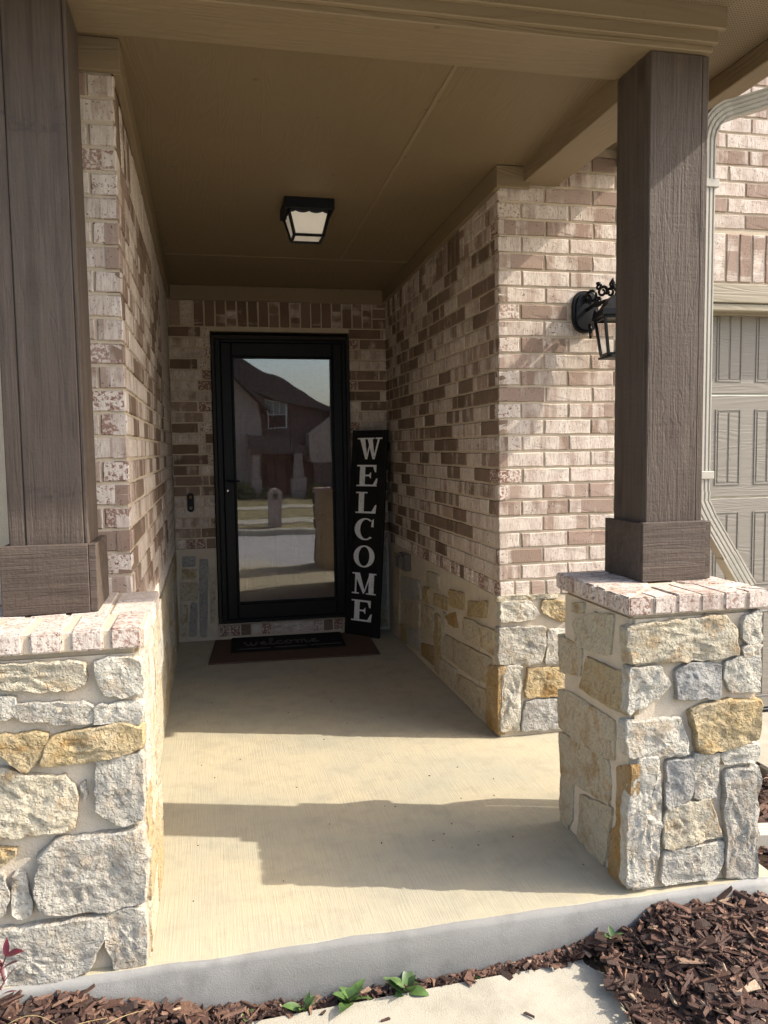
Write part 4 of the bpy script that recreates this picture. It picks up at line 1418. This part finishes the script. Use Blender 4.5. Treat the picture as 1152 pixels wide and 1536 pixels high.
spout('pipe', [(dx+.190, dy+.01, .875), (dx+.185, dy+.05, .80), (dx+.165, dy+.08, .70), (dx+.165, dy+.08, .05)], M['cream_metal'], t)
for z_ in (2.28, 1.27):
    box('strap', (dx-.045, dy-.031, z_), (dx+.043, dy+.031, z_+.028), M['cream_metal'], t, .002)
t = thing('downspout_extension', (2.4, -3.52, -.05), 'cream downspout extension lying on the mulch right of the stone pier', 'downspout')
spout('pipe', [(2.06, -3.50, -.022), (3.0, -3.60, -.045)], M['cream_metal'], t, .09, .06, normal=Vector((0, 0, 1)))

# ------------------------------------------------------------------ garage door
t = thing('garage_door', (3.75, -2.28, 0), 'taupe sectional garage door with raised carriage panels behind the right post', 'garage door')
GY = -2.285
gz = [-.02, .585, 1.115, 1.644, 2.10]
for k in range(4):
    z0, z1 = gz[k]+.003, gz[k+1]-.003
    s_ = box('door_section', (2.5, GY, z0), (5.0, GY+.045, z1), M['garage'], t, .004)
    x = 2.553
    while x < 4.9:
        p0, p1 = x, x+.148
        zb0, zb1 = z0+.062, (z1-.070 if k < 3 else z1-.0)
        mb = MB()
        f_ = .009
        mb.box((p0, GY-.0035, zb0), (p0+f_, GY-.0005, zb1)).box((p1-f_, GY-.0035, zb0), (p1, GY-.0005, zb1))
        mb.box((p0+f_, GY-.0035, zb0), (p1-f_, GY-.0005, zb0+f_)).box((p0+f_, GY-.0035, zb1-f_), (p1-f_, GY-.0005, zb1))
        mid = (p0+p1)/2
        mb.box((p0+f_+.006, GY-.0025, zb0+f_+.006), (mid-.004, GY-.0005, zb1-f_-.006)).box((mid+.004, GY-.0025, zb0+f_+.006), (p1-f_-.006, GY-.0005, zb1-f_-.006))
        q = mb.build('raised_panel', M['garage'], s_, bev=.002)
        x += .228
box('header_trim', (2.5, FY-.012, 2.085), (5.0, FY+.03, GZ1-.004), M['garage_trim'], t, .004)
box('header_trim', (2.5, FY-.004, 2.045), (5.0, FY+.06, 2.083), M['garage_trim'], t, .006)
box('header_trim', (2.5, FY+.064, 2.04), (5.0, FY+.11, 2.10), M['garage_trim'], t, .003)
box('bottom_seal', (2.5, GY-.004, -.042), (5.0, GY+.04, -.024), M['black'], t, .004)

# ------------------------------------------------------------------ mulch
def bed_h(x, y):
    # lie of the planting bed
    pts = [(-.9, .01), (-.34, -.012), (-.17, -.03), (0, -.085), (.22, -.142), (.54, -.163), (.82, -.160), (1.15, -.152), (1.37, -.120), (1.58, -.035), (1.93, -.045), (2.6, -.07), (4, -.08)]
    h = pts[-1][1]
    if x <= pts[0][0]: h = pts[0][1]
    else:
        for (a, ha), (b, hb) in zip(pts, pts[1:]):
            if a <= x <= b:
                f = (x-a)/(b-a)
                f = f*f*(3-2*f)
                h = ha+(hb-ha)*f
                break
    d = max(0, -3.82-y)
    h = max(h-.22*d, min(h, -.145-.06*d))
    return h+.012*noise.noise(Vector((x*5, y*5, 0)))
def in_walk(x, y):
    if y > -3.838+.003 or x < -.6: return False
    e = 1.345+(x*0)+(y+3.86)*.092
    return -.0 + (-3.845 - (x-.25)*-.016 if False else 0) == 0 and x < e-.01 and (x > .25 or y < -3.845-(.25-x)*.07)
def bed(name, x0, x1, y0, y1, step=.05):
    nx, ny = int((x1-x0)/step)+1, int((y1-y0)/step)+1
    v = [(x0+i*step, y0+j*step, bed_h(x0+i*step, y0+j*step)-.02) for j in range(ny) for i in range(nx)]
    f = [(j*nx+i, j*nx+i+1, (j+1)*nx+i+1, (j+1)*nx+i) for j in range(ny-1) for i in range(nx-1)]
    me = mesh(name, v, f)
    tag(put(name, me, M['soil'], smooth=True), kind='structure')
bed('garden_bed', 1.30, 2.62, -4.9, -2.25)
bed('garden_bed', -1.2, .30, -4.4, -3.75)
bed('garden_bed', .20, 1.40, -3.875, -3.79, .04)
def chips():
    v, f, tone = [], [], []
    r = random.Random(3)
    def chip(x, y, z, L, w, th, yaw, tilt, roll, tn):
        R = Matrix.Rotation(yaw, 3, 'Z') @ Matrix.Rotation(tilt, 3, 'Y') @ Matrix.Rotation(roll, 3, 'X')
        b = len(v)
        j = lambda s: r.uniform(1-s, 1+s)
        tp = r.uniform(.25, 1)
        for s in (-1, 1):
            ww = w*(tp if s > 0 else 1)
            for p in ((-1, -1), (1, -1), (1, 1), (-1, 1)):
                v.append(Vector((x, y, z))+R @ Vector((s*L/2*j(.25), p[0]*ww/2*j(.35), p[1]*th/2*j(.4))))
        f.extend(tuple(b+i for i in q) for q in ((0, 1, 2, 3), (7, 6, 5, 4), (0, 4, 5, 1), (1, 5, 6, 2), (2, 6, 7, 3), (3, 7, 4, 0)))
        tone.extend([tn]*6)
    def one(x, y, big=1.0, lift=0):
        t_ = r.random()
        L = r.uniform(.013, .044)*big if t_ > .10 else r.uniform(.05, .095)*big
        w = L*r.uniform(.12, .42)
        if t_ > .9: w = L*r.uniform(.6, .9)
        th = r.uniform(.003, .009)*big
        u_ = r.random()
        tn = r.uniform(.02, .72) if u_ < .80 else (r.uniform(.72, .9) if u_ < .96 else r.uniform(.9, 1))
        z = bed_h(x, y)+lift+r.uniform(-.010, .014)
        chip(x, y, z, L, w, th, r.uniform(0, 6.3), r.gauss(0, .26), r.gauss(0, .4), tn)
    n_ = 0
    while n_ < 9500:
        x, y = r.uniform(1.18, 2.45), r.uniform(-4.55, -3.80)
        e = 1.345+(y+3.83)*.115
        if x < e+abs(r.gauss(0, .016))-.018 or (y > -3.806 and x < 2.01): continue
        lift = max(0, .035*(1-abs(x-e)/.05)) if x < e+.05 else 0
        if x < e: lift = max(lift, -.150+.006-bed_h(x, y)+.004)
        one(x, y, 1.0, lift)
        n_ += 1
    n_ = 0
    while n_ < 1500:
        x, y = r.uniform(2.01, 2.62), r.uniform(-3.8, -2.42)
        one(x, y)
        n_ += 1
    n_ = 0
    while n_ < 2600:
        x, y = r.uniform(-.75, .34), r.uniform(-4.2, -3.81)
        if x > .02 and y < -3.86-(.30-x)*.12: continue
        one(x, y, 1.15)
        n_ += 1
    # narrow strip between slab and walk
    n_ = 0
    while n_ < 900:
        x = r.uniform(.2, 1.36)
        y = r.uniform(-3.850+(x-.25)*.034, -3.806)
        one(x, y, .75, .002)
        n_ += 1
    for k in range(420):
        x = r.uniform(1.12, 1.40)
        y = r.uniform(-3.848+(x-.25)*.030, -3.804)
        one(x, y, .9, .004)
    # strays on the walk and slab
    for x, y, z in ((.50, -3.87, -.148), (.66, -3.93, -.153), (1.05, -4.0, -.156)):
        chip(x, y, z, r.uniform(.015, .03), .008, .004, r.uniform(0, 6), 0, 0, .3)
    for k in range(46):
        x, y = r.uniform(.1, 1.5), r.uniform(-3.6, -.9)
        chip(x, y, .002, r.uniform(.003, .009), r.uniform(.002, .004), .002, r.uniform(0, 6), 0, 0, .15)
    me = mesh('mulch', v, f)
    fix(me)
    a = me.attributes.new('tone', 'FLOAT', 'FACE')
    a.data.foreach_set('value', tone)
    o = put('mulch', me, M['chips'])
    tag(o, 'dark brown bark mulch chips filling the planting beds', 'mulch', kind='stuff')
chips()

# ------------------------------------------------------------------ weeds
def leaf_mesh(L, w, bend, seed):
    r = random.Random(seed)
    n_ = 6
    v, f = [], []
    for i in range(n_+1):
        s_ = i/n_
        ww = w*math.sin(math.pi*min(1, .08+.92*s_)**.8)*(1 if i < n_ else .05)
        x_ = L*s_
        z_ = L*(.55*s_-bend*s_*s_)
        v += [(x_, -ww/2, z_+.12*ww), (x_, 0, z_), (x_, ww/2, z_+.12*ww)]
    for i in range(n_):
        for k in (0, 1):
            f.append((i*3+k, i*3+k+1, i*3+k+4, i*3+k+3))
    me = mesh('leaf', v, f)
    for p in me.polygons: p.use_smooth = True
    return me
def weed(x, y, z, n_, size, label, m='leaf', name='weed', cat='weed', group='weeds in the gap by the porch step', spread=1.0):
    t_ = thing(name, (x, y, z), label, cat, group)
    for k in range(n_):
        me = leaf_mesh(size*rnd.uniform(.6, 1.25), size*rnd.uniform(.42, .62), rnd.uniform(.1, .5)*spread, rnd.random())
        o = put('leaf', me, M[m], t_, (x+rnd.uniform(-.01, .01), y+rnd.uniform(-.006, .006), z+rnd.uniform(0, .008)), (rnd.uniform(-.3, .3), rnd.uniform(-.7, .15), k*2*math.pi/n_+rnd.uniform(-.5, .5)))
    return t_
weed(.745, -3.832, -.158, 13, .062, 'leafy green weed at the step, rightmost of the larger ones')
weed(.575, -3.838, -.160, 9, .066, 'broad leaved green weed at the step, middle of the larger ones')
weed(.445, -3.842, -.155, 8, .045, 'small round leaved weed left of the broad leaved weeds')
weed(.300, -3.848, -.148, 5, .026, 'tiny weed at the left end of the strip of mulch by the step')
weed(1.385, -3.845, -.085, 5, .034, 'small green seedling in the mulch below the right pier')
weed(.95, -3.830, -.155, 4, .018, 'tiny green sprout in the mulch strip, nearest the right bed')
# shrub with red leaves at the left edge
t = thing('red_shrub', (-.35, -3.93, -.03), 'shrub with dark red leaves at the left edge in front of the stone pier', 'shrub')
for (sx, sz, ex, ez) in ((-.345, -.02, -.278, .182), (-.35, -.02, -.282, .120), (-.35, -.02, -.33, .20)):
    MB().tube([(sx, -3.93, sz), ((sx+ex)/2-.01, -3.93, (sz+ez)/2), (ex, -3.93, ez)], [.004, .003, .0015], 6).build('stem', M['leaf_red'], t, smooth=True)
    for k in range(4):
        me = leaf_mesh(rnd.uniform(.04, .06), rnd.uniform(.014, .02), .2, k)
        put('leaf', me, M['leaf_red'], t, (ex-.005*k, -3.93+rnd.uniform(-.01, .01), ez-.014*k), (rnd.uniform(-.5, .5), rnd.uniform(-.6, .3), k*1.9+rnd.uniform(-.3, .3)))
for k, (x0, y0, x1, y1) in enumerate(((-.22, -3.95, -.06, -3.90), (-.20, -4.02, -.15, -3.90), (-.10, -3.92, .04, -3.86), (-.30, -3.90, -.17, -3.93))):
    pts = []
    for q in range(9):
        f_ = q/8
        x_, y_ = x0+(x1-x0)*f_, y0+(y1-y0)*f_+.012*math.sin(f_*math.pi)*(1 if k % 2 else -1)
        pts.append((x_, y_, max(bed_h(x_, y_)+.012, bed_h(x0, y0)+.012)+.018*math.sin(f_*math.pi)))
    mb = MB().tube(pts, [.0016-.0012*q/8 for q in range(9)], 5)
    tag(mb.build('dry_stalk', M['straw'], smooth=True), ('long dry stalk crossing the middle of the left mulch bed', 'dry stalk nearest the camera on the left mulch', 'dry stalk by the step, rightmost on the left mulch', 'dry stalk against the foot of the left stone pier')[k], 'stalk', 'dry stalks on the left mulch')

# ------------------------------------------------------------------ across the street (seen in the storm door)
hz = -.50
t = thing('brick_house', (3.5, -31, hz), 'brick house across the street, seen mirrored in the storm door glass', 'house')
HY = -28
box('wall', (-9, -38, hz), (12, HY, 2.9), M['house_brick'], t, 0)
MB().prism([(-1.2, HY+.9, hz), (2.3, HY+.9, hz), (2.3, HY+.9, 3.3), (.55, HY+.9, 5.0), (-1.2, HY+.9, 3.3)], (0, -4, 0)).build('gable_wall', M['house_pale'], t)
MB().prism([(-1.5, HY+1.3, 3.05), (.55, HY+1.3, 5.0), (2.75, HY+1.3, 3.0), (2.75, HY+1.3, 3.2), (.55, HY+1.3, 5.25), (-1.5, HY+1.3, 3.25)], (0, -4.4, 0)).build('gable_roof', M['roofing'], t)
MB().prism([(-10, HY+.5, 2.9), (-1, HY+.5, 6.2), (1.2, HY+.5, 5.35), (7.2, HY+.5, 2.2), (7.2, HY+.5, 2.0), (-10, HY+.5, 2.0)], (0, -11, 0)).build('roof', M['roofing'], t)
MB().prism([(2.31, HY+.55, 1.6), (5.1, HY+.55, 1.6), (5.1, HY+.55, 3.0), (2.31, HY+.55, 3.75)], (0, -.5, 0)).build('upper_wall', M['house_brick'], t)
MB().prism([(2.2, HY+.95, 3.72), (5.6, HY+.95, 2.82), (5.6, HY+.95, 2.98), (2.2, HY+.95, 3.90)], (0, -1.2, 0)).build('eave', M['roofing'], t)
f_ = box('window', (2.64, HY+.57, 2.27), (3.42, HY+.66, 3.50), M['white_trim'], t, 0)
box('pane', (2.69, HY+.665, 2.32), (3.37, HY+.68, 2.87), M['black'], f_, 0)
box('pane', (2.69, HY+.665, 2.91), (3.37, HY+.68, 3.45), M['far_glass_sky'], f_, 0)  # lighter than the lower pane: sky reflection put into the colour
for k_ in range(1, 3):
    box('glazing_bar', (2.69+.227*k_-.01, HY+.681, 2.91), (2.69+.227*k_+.01, HY+.69, 3.45), M['white_trim'], f_, 0)
MB().prism([(1.75, HY+1.6, 1.45), (4.5, HY+1.6, 1.05), (4.5, HY+1.6, 1.28), (3.1, HY+1.6, 1.95), (1.75, HY+1.6, 1.95)], (0, -1.5, 0)).build('porch_roof', M['roofing'], t)
box('porch_beam', (1.85, HY+1.3, 1.20), (4.3, HY+1.55, 1.42), M['house_brick'], t, 0)
for cx_, w_ in ((3.62, .36), (1.95, .24)):
    c_ = box('column', (cx_, HY+1.25, .3), (cx_+w_, HY+1.25+w_, 1.19), M['house_pale'], t, 0)
    box('column_base', (cx_-.1, HY+1.15, hz), (cx_+w_+.1, HY+1.35+w_, .29), M['house_pale'], c_, 0)
box('front_door', (2.6, HY+.02, hz), (3.4, HY+.08, 1.2), M['door_brown'], t, 0)
MB().prism([(4.25, HY+1.9, .88), (9.5, HY+1.9, .88), (9.5, HY+1.9, 2.6), (6.5, HY+1.9, 3.6), (4.25, HY+1.9, 2.0)], (0, -2, 0)).build('garage_wall', M['house_pale'], t)
box('garage_door', (4.3, HY+1.7, hz), (9.0, HY+1.85, .875), M['house_brick'], t, 0)
def far_shrub(x, y, w, h, lab):
    q = thing('shrub', (x, y, hz), lab, 'shrub', 'shrubs before the house across the street')
    v_, f2 = [], []
    r2 = random.Random(int(x*100))
    for _ in range(420):
        a_, e_ = r2.uniform(0, 6.28), r2.uniform(-.1, 1)
        rr_ = r2.uniform(.5, 1)
        c_ = Vector((math.cos(a_)*w*rr_*(1-.5*e_), math.sin(a_)*w*.6*rr_*(1-.5*e_), max(.02, e_*h*rr_)))
        d1 = Vector((r2.uniform(-1, 1), r2.uniform(-1, 1), r2.uniform(-1, 1))).normalized()*.07
        d2 = d1.cross(Vector((r2.uniform(-1, 1), r2.uniform(-1, 1), r2.uniform(-1, 1)))).normalized()*.05
        k0 = len(v_)
        v_ += [c_-d1-d2, c_+d1-d2, c_+d1+d2, c_-d1+d2]
        f2.append((k0, k0+1, k0+2, k0+3))
    put('foliage', mesh('foliage', v_, f2), M['leaf'], q, (x, y, hz))
    MB().tube([(x, y, hz-.05), (x+.02, y, hz+h*.5)], [.03, .015], 6).build('stem', M['soil'], q)
far_shrub(1.5, HY+1.9, .5, .7, 'low round shrub by the far house, under the pale gable')
far_shrub(2.45, HY+2.0, .35, .45, 'small shrub by the far house, left of the porch column')
far_shrub(4.35, HY+2.4, .4, .5, 'small shrub by the far house, right of the porch column')
t = thing('mailbox_pillar', (1.85, -14.4, -.56), 'round topped stone mailbox pillar by the far kerb, mirrored in the door glass', 'mailbox')
mb = MB()
pp = [(1.66, -14.2, -.56), (2.04, -14.2, -.56)]+[(1.85+.19*math.cos(a*math.pi/10), -14.2, .28+.19*math.sin(a*math.pi/10)) for a in range(11)]
mb.prism(pp, (0, -.45, 0)).build('pillar', M['house_pale'], t)
box('letter_door', (1.78, -14.195, .18), (1.92, -14.17, .34), M['house_brick'], t, .004)
